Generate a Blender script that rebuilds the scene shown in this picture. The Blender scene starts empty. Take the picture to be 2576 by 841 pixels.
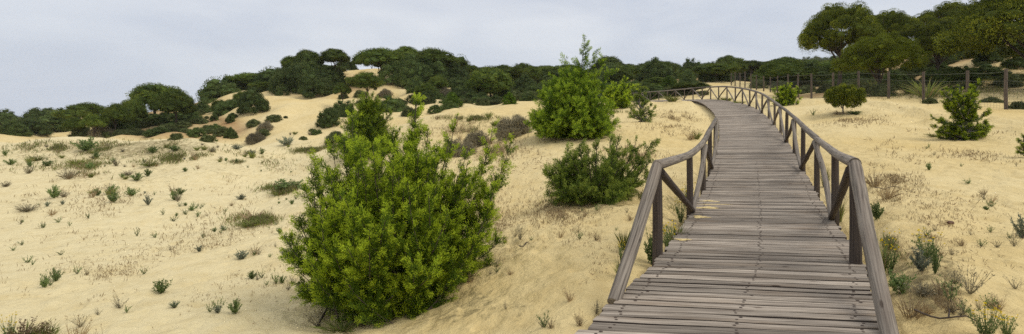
import bpy, math, random
import numpy as np
from mathutils import Vector
F = 1287.5; CX = 1287.5; HY = 295.0; EYE = 1.6          # focal length, principal column, horizon row (2575 px wide frame), eye height
rng = np.random.default_rng(7); random.seed(7)
sc = bpy.context.scene; COL = sc.collection

# ------------------------------------------------------------------ object helpers
def tag(o, label=None, cat=None, group=None, kind=None):
    if label: o['label'] = label
    if cat: o['category'] = cat
    if group: o['group'] = group
    if kind: o['kind'] = kind
    return o
def empty(name, loc):
    o = bpy.data.objects.new(name, None); COL.objects.link(o); o.location = loc; o.empty_display_size = .2
    return o
def link(name, me, parent=None, loc=(0, 0, 0), scale=(1, 1, 1), rz=0):
    o = bpy.data.objects.new(name, me); COL.objects.link(o)
    if parent: o.parent = parent
    o.location = loc; o.scale = scale; o.rotation_euler = (0, 0, rz)
    return o
class MB:
    def __init__(s): s.v = []; s.f = []; s.m = []; s.uv = []; s.n = 0; s.sm = []
    def add(s, V, Fc, mat=0, uv=None, smooth=False):
        V = np.asarray(V, float).reshape(-1, 3); Fc = np.asarray(Fc, int)
        s.v.append(V); s.f.append(Fc + s.n); s.m.append(np.full(len(Fc), mat)); s.n += len(V)
        s.sm.append(np.full(len(Fc), smooth))
        s.uv.append(np.zeros((Fc.size, 2)) if uv is None else np.asarray(uv, float).reshape(-1, 2))
    def mesh(s, name, mats):
        me = bpy.data.meshes.new(name)
        V = np.concatenate(s.v); me.vertices.add(len(V)); me.vertices.foreach_set('co', V.ravel())
        tot = np.concatenate([np.full(len(f), f.shape[1]) for f in s.f])
        li = np.concatenate([f.ravel() for f in s.f])
        st = np.concatenate([[0], np.cumsum(tot)[:-1]])
        me.loops.add(len(li)); me.loops.foreach_set('vertex_index', li.astype(np.int32))
        me.polygons.add(len(tot)); me.polygons.foreach_set('loop_start', st.astype(np.int32))
        me.polygons.foreach_set('loop_total', tot.astype(np.int32))
        me.polygons.foreach_set('material_index', np.concatenate(s.m).astype(np.int32))
        me.polygons.foreach_set('use_smooth', np.concatenate(s.sm).astype(bool))
        uvl = me.uv_layers.new(name='UVMap'); uvl.data.foreach_set('uv', np.concatenate(s.uv).ravel())
        for m in mats: me.materials.append(m)
        me.update(calc_edges=True); me.validate()
        return me
def nrm(a): return a / (np.linalg.norm(a, axis=-1, keepdims=True) + 1e-9)
def leaves(mb, C, D, L, W, mat=0):
    """rhombic leaves at C pointing along D, lengths L, widths W"""
    n = len(C); D = nrm(D); R = rng.normal(size=(n, 3)); S = nrm(np.cross(D, R))
    L = np.broadcast_to(L, n)[:, None]; W = np.broadcast_to(W, n)[:, None]
    V = np.stack([C, C + D*L*.45 + S*W*.5, C + D*L, C + D*L*.45 - S*W*.5], 1).reshape(-1, 3)
    mb.add(V, np.arange(n*4).reshape(n, 4), mat)
def tube(mb, pts, rad, seg=8, mat=0, cap=True, vofs=None):
    pts = np.asarray(pts, float); n = len(pts); rad = np.broadcast_to(rad, n)
    T = np.gradient(pts, axis=0); T = nrm(T)
    up = np.array([0, 0, 1.]) if abs(T[:, 2]).mean() < .85 else np.array([0, 1., 0])
    A = nrm(np.cross(T, up)); B = np.cross(T, A)
    ang = np.linspace(0, 2*np.pi, seg, endpoint=False)
    V = pts[:, None] + (A[:, None]*np.cos(ang)[None, :, None] + B[:, None]*np.sin(ang)[None, :, None])*rad[:, None, None]
    fs = []; uvs = []
    ln = np.concatenate([[0], np.cumsum(np.linalg.norm(np.diff(pts, axis=0), axis=1))])
    o = rng.uniform(0, 50) if vofs is None else vofs
    for i in range(n-1):
        for j in range(seg):
            k = (j+1) % seg
            fs.append([i*seg+j, i*seg+k, (i+1)*seg+k, (i+1)*seg+j])
            a, b = j/seg*.36, (j+1)/seg*.36
            uvs += [(ln[i]+o, a+o), (ln[i]+o, b+o), (ln[i+1]+o, b+o), (ln[i+1]+o, a+o)]
    mb.add(V, fs, mat, uvs, smooth=True)
    if cap:
        for idx in (0, n-1):
            vv = V[idx]; mb.add(vv, [list(range(seg))] if idx else [list(range(seg))[::-1]], mat, [(o+.01*math.cos(a), o+.03*math.sin(a)) for a in ang])
_ico = None
def ico():
    global _ico
    if _ico is None:
        import bmesh
        bm = bmesh.new(); bmesh.ops.create_icosphere(bm, subdivisions=2, radius=1)
        _ico = (np.array([v.co[:] for v in bm.verts]), np.array([[v.index for v in f.verts] for f in bm.faces])); bm.free()
    return _ico
def vnoise(x, y, seed=0):
    xi = np.floor(x).astype(np.int64); yi = np.floor(y).astype(np.int64); xf = x-xi; yf = y-yi
    def h(a, b):
        n = (a*374761393 + b*668265263 + seed*974711) & 0x7fffffff
        n = ((n ^ (n >> 13))*1274126177) & 0x7fffffff
        return ((n ^ (n >> 16)) & 0xffff)/65535.0
    u = xf*xf*(3-2*xf); v = yf*yf*(3-2*yf)
    return (h(xi, yi)*(1-u)+h(xi+1, yi)*u)*(1-v)+(h(xi, yi+1)*(1-u)+h(xi+1, yi+1)*u)*v - .5

# ------------------------------------------------------------------ materials
def new_mat(name):
    m = bpy.data.materials.new(name); m.use_nodes = True; nt = m.node_tree; nt.nodes.clear()
    return m, nt, nt.nodes, nt.links
def N(nodes, t, **kw):
    n = nodes.new(t)
    for k, v in kw.items():
        if k in n.inputs.keys(): n.inputs[k].default_value = v
        else: setattr(n, k, v)
    return n
def leaf_mat(name, c1, c2, c3=None, trans=.3, rough=.7):
    """c1..c2 per-leaf spread, c3 occasional odd leaf"""
    m, nt, ns, lk = new_mat(name)
    g = N(ns, 'ShaderNodeNewGeometry'); oi = N(ns, 'ShaderNodeObjectInfo'); tc = N(ns, 'ShaderNodeTexCoord')
    r = N(ns, 'ShaderNodeValToRGB'); e = r.color_ramp.elements
    e[0].position = 0; e[0].color = (*c1, 1); e[1].position = .8; e[1].color = (*c2, 1)
    e2 = e.new(.97); e2.color = (*(c3 or c2), 1)
    nz = N(ns, 'ShaderNodeTexNoise', Scale=5.0, Detail=2.0); lk.new(tc.outputs['Object'], nz.inputs['Vector'])
    mx = N(ns, 'ShaderNodeMix', data_type='FLOAT'); mx.inputs[0].default_value = .45
    lk.new(g.outputs['Random Per Island'], mx.inputs[2]); lk.new(nz.outputs['Fac'], mx.inputs[3])
    lk.new(mx.outputs[0], r.inputs['Fac'])
    hs = N(ns, 'ShaderNodeHueSaturation'); mr = N(ns, 'ShaderNodeMapRange'); mr.inputs[3].default_value = .68; mr.inputs[4].default_value = 1.30
    lk.new(oi.outputs['Random'], mr.inputs[0]); lk.new(mr.outputs[0], hs.inputs['Value'])
    lk.new(r.outputs['Color'], hs.inputs['Color'])
    d = N(ns, 'ShaderNodeBsdfPrincipled', Roughness=rough); d.inputs['Specular IOR Level'].default_value = .15
    t = N(ns, 'ShaderNodeBsdfTranslucent'); ms = N(ns, 'ShaderNodeMixShader'); ms.inputs[0].default_value = trans
    o = N(ns, 'ShaderNodeOutputMaterial')
    lk.new(hs.outputs[0], d.inputs['Base Color']); lk.new(hs.outputs[0], t.inputs['Color'])
    lk.new(d.outputs[0], ms.inputs[1]); lk.new(t.outputs[0], ms.inputs[2]); lk.new(ms.outputs[0], o.inputs['Surface'])
    return m
def wood_mat(name, dark, light, gsx=1.2, gsy=55, rough=.85, warm=(.20, .13, .08)):
    m, nt, ns, lk = new_mat(name)
    uv = N(ns, 'ShaderNodeUVMap'); mp = N(ns, 'ShaderNodeMapping'); mp.inputs['Scale'].default_value = (gsx, gsy, 1)
    lk.new(uv.outputs[0], mp.inputs['Vector'])
    n1 = N(ns, 'ShaderNodeTexNoise', Scale=1.0, Detail=8.0, Roughness=.65, Distortion=.4); lk.new(mp.outputs[0], n1.inputs['Vector'])
    mp2 = N(ns, 'ShaderNodeMapping'); mp2.inputs['Scale'].default_value = (.9, 7, 1); lk.new(uv.outputs[0], mp2.inputs['Vector'])
    n2 = N(ns, 'ShaderNodeTexNoise', Scale=1.0, Detail=4.0); lk.new(mp2.outputs[0], n2.inputs['Vector'])
    r = N(ns, 'ShaderNodeValToRGB'); e = r.color_ramp.elements
    e[0].position = .33; e[0].color = (*dark, 1); e[1].position = .62; e[1].color = (*light, 1)
    lk.new(n1.outputs['Fac'], r.inputs['Fac'])
    g = N(ns, 'ShaderNodeNewGeometry'); mr = N(ns, 'ShaderNodeMapRange'); mr.inputs[3].default_value = .58; mr.inputs[4].default_value = 1.38
    lk.new(g.outputs['Random Per Island'], mr.inputs[0])
    hs = N(ns, 'ShaderNodeHueSaturation'); lk.new(mr.outputs[0], hs.inputs['Value']); lk.new(r.outputs[0], hs.inputs['Color'])
    mw = N(ns, 'ShaderNodeMix', data_type='RGBA', blend_type='MIX'); r2 = N(ns, 'ShaderNodeValToRGB')
    r2.color_ramp.elements[0].position = .52; r2.color_ramp.elements[1].position = .78; r2.color_ramp.elements[1].color = (.6, .6, .6, 1)
    lk.new(n2.outputs['Fac'], r2.inputs['Fac']); lk.new(r2.outputs[0], mw.inputs[0]); lk.new(hs.outputs[0], mw.inputs[6]); mw.inputs[7].default_value = (*warm, 1)
    # knots: dark elongated spots
    mp3 = N(ns, 'ShaderNodeMapping'); mp3.inputs['Scale'].default_value = (2.4, 9, 1); lk.new(uv.outputs[0], mp3.inputs['Vector'])
    vo = N(ns, 'ShaderNodeTexVoronoi', Scale=1.0); lk.new(mp3.outputs[0], vo.inputs['Vector'])
    r3 = N(ns, 'ShaderNodeValToRGB'); r3.color_ramp.elements[0].position = .07; r3.color_ramp.elements[0].color = (.25, .2, .17, 1); r3.color_ramp.elements[1].position = .13
    lk.new(vo.outputs['Distance'], r3.inputs['Fac'])
    mk = N(ns, 'ShaderNodeMix', data_type='RGBA', blend_type='MULTIPLY'); mk.inputs[0].default_value = .75
    lk.new(mw.outputs[2], mk.inputs[6]); lk.new(r3.outputs[0], mk.inputs[7])
    b = N(ns, 'ShaderNodeBsdfPrincipled', Roughness=rough); b.inputs['Specular IOR Level'].default_value = .25
    bp = N(ns, 'ShaderNodeBump', Strength=.5, Distance=.004); lk.new(n1.outputs['Fac'], bp.inputs['Height']); lk.new(bp.outputs[0], b.inputs['Normal'])
    o = N(ns, 'ShaderNodeOutputMaterial'); lk.new(mk.outputs[2], b.inputs['Base Color']); lk.new(b.outputs[0], o.inputs['Surface'])
    return m
def plain(name, c, rough=.8):
    m, nt, ns, lk = new_mat(name); tc = N(ns, 'ShaderNodeTexCoord'); nz = N(ns, 'ShaderNodeTexNoise', Scale=9.0, Detail=4.0)
    lk.new(tc.outputs['Object'], nz.inputs['Vector'])
    r = N(ns, 'ShaderNodeValToRGB'); r.color_ramp.elements[0].color = (*[x*.6 for x in c], 1); r.color_ramp.elements[1].color = (*[min(1, x*1.35) for x in c], 1)
    r.color_ramp.elements[0].position = .3; r.color_ramp.elements[1].position = .7
    lk.new(nz.outputs['Fac'], r.inputs['Fac']); b = N(ns, 'ShaderNodeBsdfPrincipled', Roughness=rough)
    b.inputs['Specular IOR Level'].default_value = .2
    o = N(ns, 'ShaderNodeOutputMaterial'); lk.new(r.outputs[0], b.inputs['Base Color']); lk.new(b.outputs[0], o.inputs['Surface'])
    return m
M = {}
M['juniper'] = leaf_mat('juniper_leaf', (.028, .058, .006), (.115, .185, .012), (.38, .40, .05), .25)
M['juniper_dark'] = leaf_mat('juniper_leaf_dark', (.035, .068, .012), (.14, .20, .028), (.30, .34, .06), .25)
M['cedar_mid'] = leaf_mat('juniper_leaf_mid', (.030, .062, .008), (.115, .19, .014), (.30, .36, .05), .22)
M['tip'] = leaf_mat('juniper_new_growth', (.27, .385, .02), (.50, .60, .04), (.66, .58, .10), .36)
M['tip_mid'] = leaf_mat('juniper_new_growth_mid', (.17, .26, .018), (.34, .44, .035), (.45, .48, .08), .3)
M['tip_dark'] = leaf_mat('juniper_new_growth_dark', (.15, .20, .03), (.30, .36, .06), (.36, .34, .10), .28)
M['pine_tip'] = leaf_mat('pine_new_needles', (.11, .14, .02), (.22, .26, .035), (.30, .28, .07), .2)
M['pine_near_tip'] = leaf_mat('pine_near_new_needles', (.13, .155, .016), (.27, .29, .024), (.36, .26, .06), .25)
M['pine'] = leaf_mat('pine_needles', (.022, .044, .008), (.095, .135, .018), (.20, .20, .05), .2)
M['pine_near'] = leaf_mat('pine_needles_near', (.022, .036, .006), (.105, .130, .014), (.30, .22, .05), .25)
M['pine_bright'] = leaf_mat('pine_needles_bright', (.035, .055, .006), (.24, .28, .022), (.38, .30, .05), .3)
M['maquis'] = leaf_mat('maquis_leaf', (.028, .050, .014), (.090, .130, .030), (.19, .21, .08), .2)
M['maquis_tip'] = leaf_mat('maquis_new_leaf', (.10, .14, .04), (.20, .24, .07), (.26, .26, .11), .2)
M['olive'] = leaf_mat('heath_leaf', (.06, .08, .03), (.13, .15, .05), (.2, .2, .09), .2)
M['grass'] = leaf_mat('dune_grass', (.13, .17, .035), (.28, .32, .08), (.42, .36, .13), .3)
M['green'] = leaf_mat('tuft_green', (.10, .155, .05), (.23, .30, .10), (.32, .34, .12), .3)
M['silver'] = leaf_mat('tuft_silver', (.17, .20, .14), (.30, .33, .22), (.4, .4, .28), .25)
M['dry'] = leaf_mat('dry_straw', (.24, .17, .09), (.44, .34, .19), (.55, .45, .28), .2)
M['greydry'] = leaf_mat('dry_grey_twig', (.155, .135, .08), (.32, .28, .18), (.42, .37, .27), .1)
M['debris'] = leaf_mat('debris', (.12, .08, .05), (.28, .19, .11), (.4, .3, .2), .05)
M['yellow'] = leaf_mat('yellow_petal', (.75, .55, .02), (.85, .66, .03), None, .2)
M['violet'] = leaf_mat('violet_petal', (.4, .18, .5), (.5, .25, .6), None, .2)
M['bark'] = plain('bark', (.085, .065, .05))
M['bark_grey'] = plain('bark_grey', (.20, .18, .16))
M['stem'] = plain('green_stem', (.12, .15, .05))
M['deck'] = wood_mat('weathered_plank', (.080, .060, .044), (.455, .385, .30), 1.3, 60, warm=(.26, .18, .11))
M['log'] = wood_mat('weathered_log', (.055, .042, .032), (.18, .148, .115), 1.5, 60, warm=(.17, .13, .10))
M['brace'] = wood_mat('pale_log', (.065, .052, .040), (.315, .268, .21), 1.5, 60, warm=(.22, .17, .13))
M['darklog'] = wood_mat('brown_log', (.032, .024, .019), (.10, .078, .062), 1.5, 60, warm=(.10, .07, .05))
M['fencepost'] = wood_mat('fence_post', (.05, .038, .03), (.15, .12, .095), 1.5, 40, warm=(.14, .10, .07))
M['screw'] = plain('rusty_screw', (.075, .05, .035), .6)
M['wire'] = plain('grey_wire', (.11, .12, .09), .6)
M['stone'] = plain('brown_stone', (.16, .09, .06))
def sand_mat():
    m, nt, ns, lk = new_mat('dune_sand')
    g = N(ns, 'ShaderNodeNewGeometry'); P = g.outputs['Position']
    n1 = N(ns, 'ShaderNodeTexNoise', Scale=.10, Detail=4.0, Roughness=.55); lk.new(P, n1.inputs['Vector'])
    r = N(ns, 'ShaderNodeValToRGB'); e = r.color_ramp.elements
    e[0].position = .34; e[0].color = (.71, .53, .22, 1); e[1].position = .62; e[1].color = (.80, .64, .325, 1)
    lk.new(n1.outputs['Fac'], r.inputs['Fac'])
    at = N(ns, 'ShaderNodeAttribute', attribute_name='pale')
    mx = N(ns, 'ShaderNodeMix', data_type='RGBA'); lk.new(at.outputs['Fac'], mx.inputs[0]); lk.new(r.outputs[0], mx.inputs[6]); mx.inputs[7].default_value = (.80, .675, .385, 1)
    # far-slope ochre
    at2 = N(ns, 'ShaderNodeAttribute', attribute_name='ochre')
    mx2 = N(ns, 'ShaderNodeMix', data_type='RGBA'); lk.new(at2.outputs['Fac'], mx2.inputs[0]); lk.new(mx.outputs[2], mx2.inputs[6]); mx2.inputs[7].default_value = (.42, .25, .11, 1)
    # grain and small stains
    n2 = N(ns, 'ShaderNodeTexNoise', Scale=2.3, Detail=9.0, Roughness=.68); lk.new(P, n2.inputs['Vector'])
    r2 = N(ns, 'ShaderNodeValToRGB'); r2.color_ramp.elements[0].position = .3; r2.color_ramp.elements[0].color = (.84, .80, .71, 1); r2.color_ramp.elements[1].position = .56
    lk.new(n2.outputs['Fac'], r2.inputs['Fac'])
    mu = N(ns, 'ShaderNodeMix', data_type='RGBA', blend_type='MULTIPLY'); mu.inputs[0].default_value = .8
    lk.new(mx2.outputs[2], mu.inputs[6]); lk.new(r2.outputs[0], mu.inputs[7])
    # scruffy litter zones (thin dead growth in the sand, painted contact shade under bushes)
    at3 = N(ns, 'ShaderNodeAttribute', attribute_name='litter')
    n3 = N(ns, 'ShaderNodeTexNoise', Scale=5.0, Detail=10.0, Roughness=.8); lk.new(P, n3.inputs['Vector'])
    ad = N(ns, 'ShaderNodeMath', operation='MULTIPLY_ADD'); lk.new(at3.outputs['Fac'], ad.inputs[0]); ad.inputs[1].default_value = .34; lk.new(n3.outputs['Fac'], ad.inputs[2])
    r3 = N(ns, 'ShaderNodeValToRGB'); r3.color_ramp.elements[0].position = .67; r3.color_ramp.elements[0].color = (0, 0, 0, 1); r3.color_ramp.elements[1].position = .80; r3.color_ramp.elements[1].color = (.85, .85, .85, 1)
    lk.new(ad.outputs[0], r3.inputs['Fac'])
    mz = N(ns, 'ShaderNodeMix', data_type='RGBA'); lk.new(r3.outputs[0], mz.inputs[0]); lk.new(mu.outputs[2], mz.inputs[6]); mz.inputs[7].default_value = (.27, .215, .10, 1)
    b = N(ns, 'ShaderNodeBsdfPrincipled', Roughness=.95); b.inputs['Specular IOR Level'].default_value = .1
    n4 = N(ns, 'ShaderNodeTexNoise', Scale=5.0, Detail=8.0, Roughness=.62); lk.new(P, n4.inputs['Vector'])
    bp = N(ns, 'ShaderNodeBump', Strength=1.0, Distance=.09); lk.new(n4.outputs['Fac'], bp.inputs['Height']); lk.new(bp.outputs[0], b.inputs['Normal'])
    o = N(ns, 'ShaderNodeOutputMaterial'); lk.new(mz.outputs[2], b.inputs['Base Color']); lk.new(b.outputs[0], o.inputs['Surface'])
    return m
M['sand'] = sand_mat()

# ------------------------------------------------------------------ geometry of the place
def W(x, y, Y):                      # survey reading (column, row, distance) -> world point
    return np.array([(x-CX)/F*Y, Y, EYE - (y-HY)/F*Y])
STAT = [((1270,1010,2.87),(2265,1045,2.73)),((1453,841,3.77),(2229,874,3.56)),((1537,759,4.44),(2212,790,4.16)),((1612,690,5.21),(2190,712,4.94)),
 ((1655,652,5.77),(2174,668,5.53)),((1693,600,6.8),(2140,612,6.55)),((1720,560,7.9),(2106,566,7.75)),((1757,500,10.2),(2064,503,10.1)),
 ((1783,440,12.6),(2027,440,12.6)),((1796,400,14.9),(2006,399,14.95)),((1806,358,18.2),(1979,356,18.4)),((1809,330,22.0),(1956,326,22.8)),
 ((1807,308,25.5),(1939,303.5,26.2)),((1798,290,28.2),(1920,286,28.8)),((1790,279,30.7),(1906,275.5,32)),((1780,270,33.5),(1888,267.5,34.7)),
 ((1768,261.5,36.4),(1866,260.5,37.4)),((1758,257,39.5),(1835,255,41.2)),((1747,254,42.6),(1803,250.8,44.6)),((1730,253.6,45.2),(1770,250.3,48)),
 ((1700,254.3,48.5),(1735,250.8,51)),((1660,255.5,53),(1690,251.8,55.5)),((1620,256.5,59),(1645,253,61.5)),((1585,257.5,66),(1605,254,68)),((1545,258.5,74),(1563,255,76))]
EL = np.array([W(*a) for a, b in STAT]); ER = np.array([W(*b) for a, b in STAT])
def catmull(P, n=40):
    out = []
    for i in range(len(P)-1):
        p0 = P[max(i-1, 0)]; p1 = P[i]; p2 = P[i+1]; p3 = P[min(i+2, len(P)-1)]
        t = np.linspace(0, 1, n, endpoint=False)[:, None]
        out.append(.5*((2*p1)+(-p0+p2)*t+(2*p0-5*p1+4*p2-p3)*t*t+(-p0+3*p1-3*p2+p3)*t**3))
    out.append(P[-1:]); return np.concatenate(out)
DL = catmull(EL); DR = catmull(ER); DC = (DL+DR)/2
s_len = np.concatenate([[0], np.cumsum(np.linalg.norm(np.diff(DC, axis=0), axis=1))])

ctrl = []                            # terrain survey: (column, row, distance)
def cp(*t): ctrl.extend(t)
cp((-700,800,6.5),(-700,500,19),(-700,360,36),(-700,350,60),(-700,345,90),(-700,305,300))
cp((0,841,6.1),(0,740,7.8),(0,640,10.8),(0,560,14.6),(0,480,20.5),(0,420,26),(0,380,31),(0,357,36))
cp((300,841,6.0),(300,740,7.9),(300,640,11),(300,560,15),(300,480,21),(300,420,26.5),(300,375,31.5),(300,352,36.5))
cp((150,352,36.5),(450,351,37),(560,362,36),(640,382,35),(480,400,29),(480,470,22),(600,470,22.5),(620,430,27))
cp((600,841,5.9),(600,740,7.7),(600,640,10.7),(600,560,14.4),(740,500,18.5),(730,440,25),(715,402,33),(705,376,42))
cp((60,385,50),(300,392,50),(480,392,47),(600,392,45))
cp((0,345,78),(150,346,78),(250,338,62),(340,334,62),(420,328,62),(446,318,66),(385,298,76),(470,288,88),(520,335,62),(540,350,56),(610,350,56))
cp((0,318,130),(150,316,130),(300,310,140),(0,303,300),(250,302,300),(500,290,300))
cp((690,352,52),(640,320,60),(700,300,62),(600,268,76),(720,252,74),(560,248,90),(650,232,92),(760,238,84),(860,240,78),(900,225,84),(780,320,58),(850,290,62))
cp((750,205,100),(850,195,98),(950,185,100),(1000,205,88),(1000,235,78),(1050,250,72),(940,265,66),(900,330,48),(960,290,56),(1060,190,102),(1130,215,92))
cp((800,360,44),(860,380,34),(930,386,27),(870,430,23),(820,380,40))
cp((900,800,6.5),(1000,762,7.0),(1100,745,6.8),(1180,700,7.0),(1250,650,7.4),(900,700,8.2),(900,600,11),(900,500,15.5),(1000,420,20))
cp((1000,352,29),(1050,330,30),(1120,300,33),(1200,278,37),(1300,266,41),(1100,360,25),(1200,330,27),(1300,310,28),(1180,400,19),(1250,370,22),(1320,350,22))
cp((1100,300,48),(1200,285,55),(1130,262,70),(1250,250,76),(1350,248,76))
cp((1440,342,19.5),(1540,325,21),(1400,290,31),(1500,285,32),(1600,300,26.5),(1480,262,44),(1560,262,44),(1620,280,31))
cp((1200,500,13),(1350,420,15.5),(1350,500,11.3),(1500,500,9.6),(1500,420,13),(1600,470,10.3),(1650,430,12.5),(1680,370,17),(1700,310,24.5),(1660,272,34),(1720,262,36))
cp((1300,600,8.0),(1400,600,7.5),(1500,640,6.3),(1550,600,6.9),(1620,560,7.8),(1200,760,5.9),(1300,800,5.0),(1400,760,4.9),(1450,800,4.3),(1100,838,5.3),(950,838,5.8),(1500,745,4.75))
cp((1650,258,60),(1750,245,62),(1850,240,58),(1900,232,60),(1850,217,72),(1937,234,61),(1980,246,48),(2040,244,41),(2159,246,37),(2234,254,33),(2322,257,30.5),(2433,264,27.8),(2575,274,25))
cp((2120,282,27),(2100,330,20),(2050,300,26.5),(2200,300,24),(2300,300,23.5),(2418,345,17.5),(2575,345,16.5),(2575,300,21),(2500,290,22.5))
cp((2250,350,17.5),(2200,400,13.7),(2250,460,10.6),(2400,460,10.4),(2575,460,10.2),(2250,560,7.2),(2400,600,6.4),(2575,600,6.4),(2330,700,4.95),(2450,750,4.45),(2575,841,3.8),(2300,841,3.75))
cp((3300,800,4.1),(3300,460,10.4),(3300,300,21),(3300,200,40),(3300,100,60),(3300,60,100))
cp((2575,225,35),(2575,185,42),(2500,150,48),(2575,130,50),(2430,190,45),(2350,215,44),(2250,224,46),(2150,226,50),(2060,226,60),(2450,120,66),(2350,160,70),(2575,90,75),(2250,190,80))
cp((1400,222,110),(1500,215,110),(1600,208,110),(1700,206,110),(1800,206,100),(1900,206,100),(2000,208,95),(2100,206,95),(1300,225,110),(1200,215,115))
cp((1400,205,200),(1600,200,200),(1800,196,200),(2000,192,200),(2150,188,200),(2400,110,200),(1100,200,200),(800,200,200),(600,240,200))
cp((1400,215,450),(1700,200,450),(1900,186,450),(2000,172,600),(2080,160,650),(2150,150,700),(2400,130,700),(1100,220,450),(800,250,450),(500,290,600),(0,300,700))
cp((-700,300,1500),(0,299,1500),(800,280,1500),(1500,240,1500),(2000,200,1500),(2400,180,1500),(3300,150,1500),(3300,100,700))
cp((-700,980,4.2),(0,1200,3.4),(700,1200,3.3),(1100,1200,2.7),(2400,1200,2.3),(3300,1200,2.3))
pts = [W(*c) for c in ctrl]
for i in range(0, len(DL), 20):
    for A, B in ((DL, DR), (DR, DL)):
        d = nrm(A[i]-B[i]); q = A[i]+d*.15; q[2] = A[i][2]-.06; pts.append(q)
pts = np.array(pts)
def feat(X, Y):
    Yc = np.maximum(Y, 2.2); return np.stack([X/Yc*1.6, np.log(Yc)], -1)
fp = feat(pts[:, 0], pts[:, 1]); qv = pts[:, 2]/pts[:, 1]      # slope above the flat datum plane
def ker(a, b):
    d2 = ((a[:, None]-b[None])**2).sum(-1); return .5*d2*np.log(d2+1e-12)
n = len(fp); K = ker(fp, fp) + np.eye(n)*2e-4; Pm = np.hstack([np.ones((n, 1)), fp])
S = np.linalg.solve(np.block([[K, Pm], [Pm.T, np.zeros((3, 3))]]), np.concatenate([qv, np.zeros(3)]))
def tps(X, Y):
    X = np.asarray(X, float).ravel(); Y = np.asarray(Y, float).ravel(); f = feat(X, Y); out = np.empty(len(f))
    for i in range(0, len(f), 20000):
        a = f[i:i+20000]; out[i:i+20000] = ker(a, fp) @ S[:n] + S[n] + a @ S[n+1:]
    return out*np.maximum(Y, 2.2)
def under_deck(X, Y, Z):
    near = np.where((Y < 80) & (X > -1) & (X < 22))[0]
    s = DC[::6]; L = DL[::6]; R = DR[::6]
    for i in range(0, len(near), 20000):
        k = near[i:i+20000]; d = np.hypot(X[k, None]-s[None, :, 0], Y[k, None]-s[None, :, 1]); j = d.argmin(1)
        wv = R[j]-L[j]; t = ((X[k]-L[j, 0])*wv[:, 0]+(Y[k]-L[j, 1])*wv[:, 1])/(wv[:, :2]**2).sum(1)
        dz = L[j, 2]+(R[j, 2]-L[j, 2])*np.clip(t, 0, 1)
        half = np.linalg.norm(wv[:, :2], axis=1)/2
        e = np.clip((d[np.arange(len(k)), j]-half-.02)/.55, 0, 1); e = e*e*(3-2*e)
        cap = dz-.20+e*.7
        w = np.clip(1-e, 0, 1)*.8
        z = Z[k]; z = np.minimum(z*(1-w)+(dz-.19)*w, cap); Z[k] = z
    return Z
RUTS = [np.array([W(2175,266,30)[:2], W(2270,273,27.5)[:2], W(2370,283,24)[:2], W(2575,303,20.3)[:2], W(2700,313,19)[:2]]),
        np.array([W(2330,298,22)[:2], W(2450,308,20.3)[:2], W(2590,325,18.2)[:2], W(2700,330,17.5)[:2]]),
        np.array([W(1990,262,34)[:2], W(2080,262,33)[:2], W(2170,262,31.8)[:2]])]
def seg_dist(X, Y, P):
    best = np.full(X.shape, 1e9)
    for a, b in zip(P[:-1], P[1:]):
        ab = b-a; t = np.clip(((X-a[0])*ab[0]+(Y-a[1])*ab[1])/(ab@ab), 0, 1)
        best = np.minimum(best, np.hypot(X-a[0]-ab[0]*t, Y-a[1]-ab[1]*t))
    return best
us = np.concatenate([np.linspace(-2.0, -1.02, 60, endpoint=False), np.linspace(-1.02, 1.02, 760), np.linspace(1.02, 2.0, 61)[1:]])
Ys = np.concatenate([np.exp(np.linspace(math.log(1.6), math.log(130), 560)), np.exp(np.linspace(math.log(130), math.log(1400), 71))[1:]])
GU, GY = np.meshgrid(us, Ys); GX = GU*GY
Z0 = tps(GX, GY); X1 = GX.ravel(); Y1 = GY.ravel()
Zs = Z0.copy()
amp = np.clip(Y1/60, 0, 1)
Z0 += vnoise(X1*.33, Y1*.27, 1)*(.16+.30*np.clip((6-X1)/8, 0, 1))*np.clip(Y1/12, .25, 2.2) + vnoise(X1*.11, Y1*.11, 2)*.7*np.clip((Y1-30)/40, 0, 2)
nf = vnoise(X1*1.6, Y1*1.6, 3)*.05+vnoise(X1*3.7, Y1*3.7, 4)*.045+vnoise(X1*9, Y1*9, 5)*.022
foot = np.clip(vnoise(X1*5.5, Y1*4.2, 6)-.10, 0, 1)*-.11
Z0 += nf+foot*np.clip(1.3-Y1/30, 0, 1)
for i, r_ in enumerate(RUTS):
    d = seg_dist(X1, Y1, r_); nn = 1+1.6*vnoise(X1*2.2, Y1*2.2, 9+i)
    Z0 += np.exp(-(d/.35)**2)*.14*nn - np.exp(-((d-.8)/.4)**2)*.08
Z0 = under_deck(X1, Y1, Z0)
ZG = Z0.reshape(GX.shape)
YPIX = HY-(ZG-EYE)/GY*F                                    # row at which every ground vertex is seen
def gz(X, Y):                                               # ground height, bilinear on the terrain grid
    u = X/Y; i = int(np.clip(np.searchsorted(us, u)-1, 0, len(us)-2)); j = int(np.clip(np.searchsorted(Ys, Y)-1, 0, len(Ys)-2))
    a = (u-us[i])/(us[i+1]-us[i]); b = (Y-Ys[j])/(Ys[j+1]-Ys[j])
    return float((ZG[j, i]*(1-a)+ZG[j, i+1]*a)*(1-b)+(ZG[j+1, i]*(1-a)+ZG[j+1, i+1]*a)*b)
def gat(x, y, ymax=400):                                    # first ground point seen at column x, row y
    u = (x-CX)/F; i = int(np.clip(np.searchsorted(us, u)-1, 0, len(us)-2)); a = (u-us[i])/(us[i+1]-us[i])
    col = YPIX[:, i]*(1-a)+YPIX[:, i+1]*a
    k = np.argmax(col <= y); k = max(k, 1)
    if col[k] > y: return None
    t = (col[k-1]-y)/(col[k-1]-col[k]+1e-9); Y = Ys[k-1]+(Ys[k]-Ys[k-1])*min(max(t, 0), 1)
    if Y > ymax: return None
    return np.array([u*Y, Y, gz(u*Y, Y)])
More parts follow.
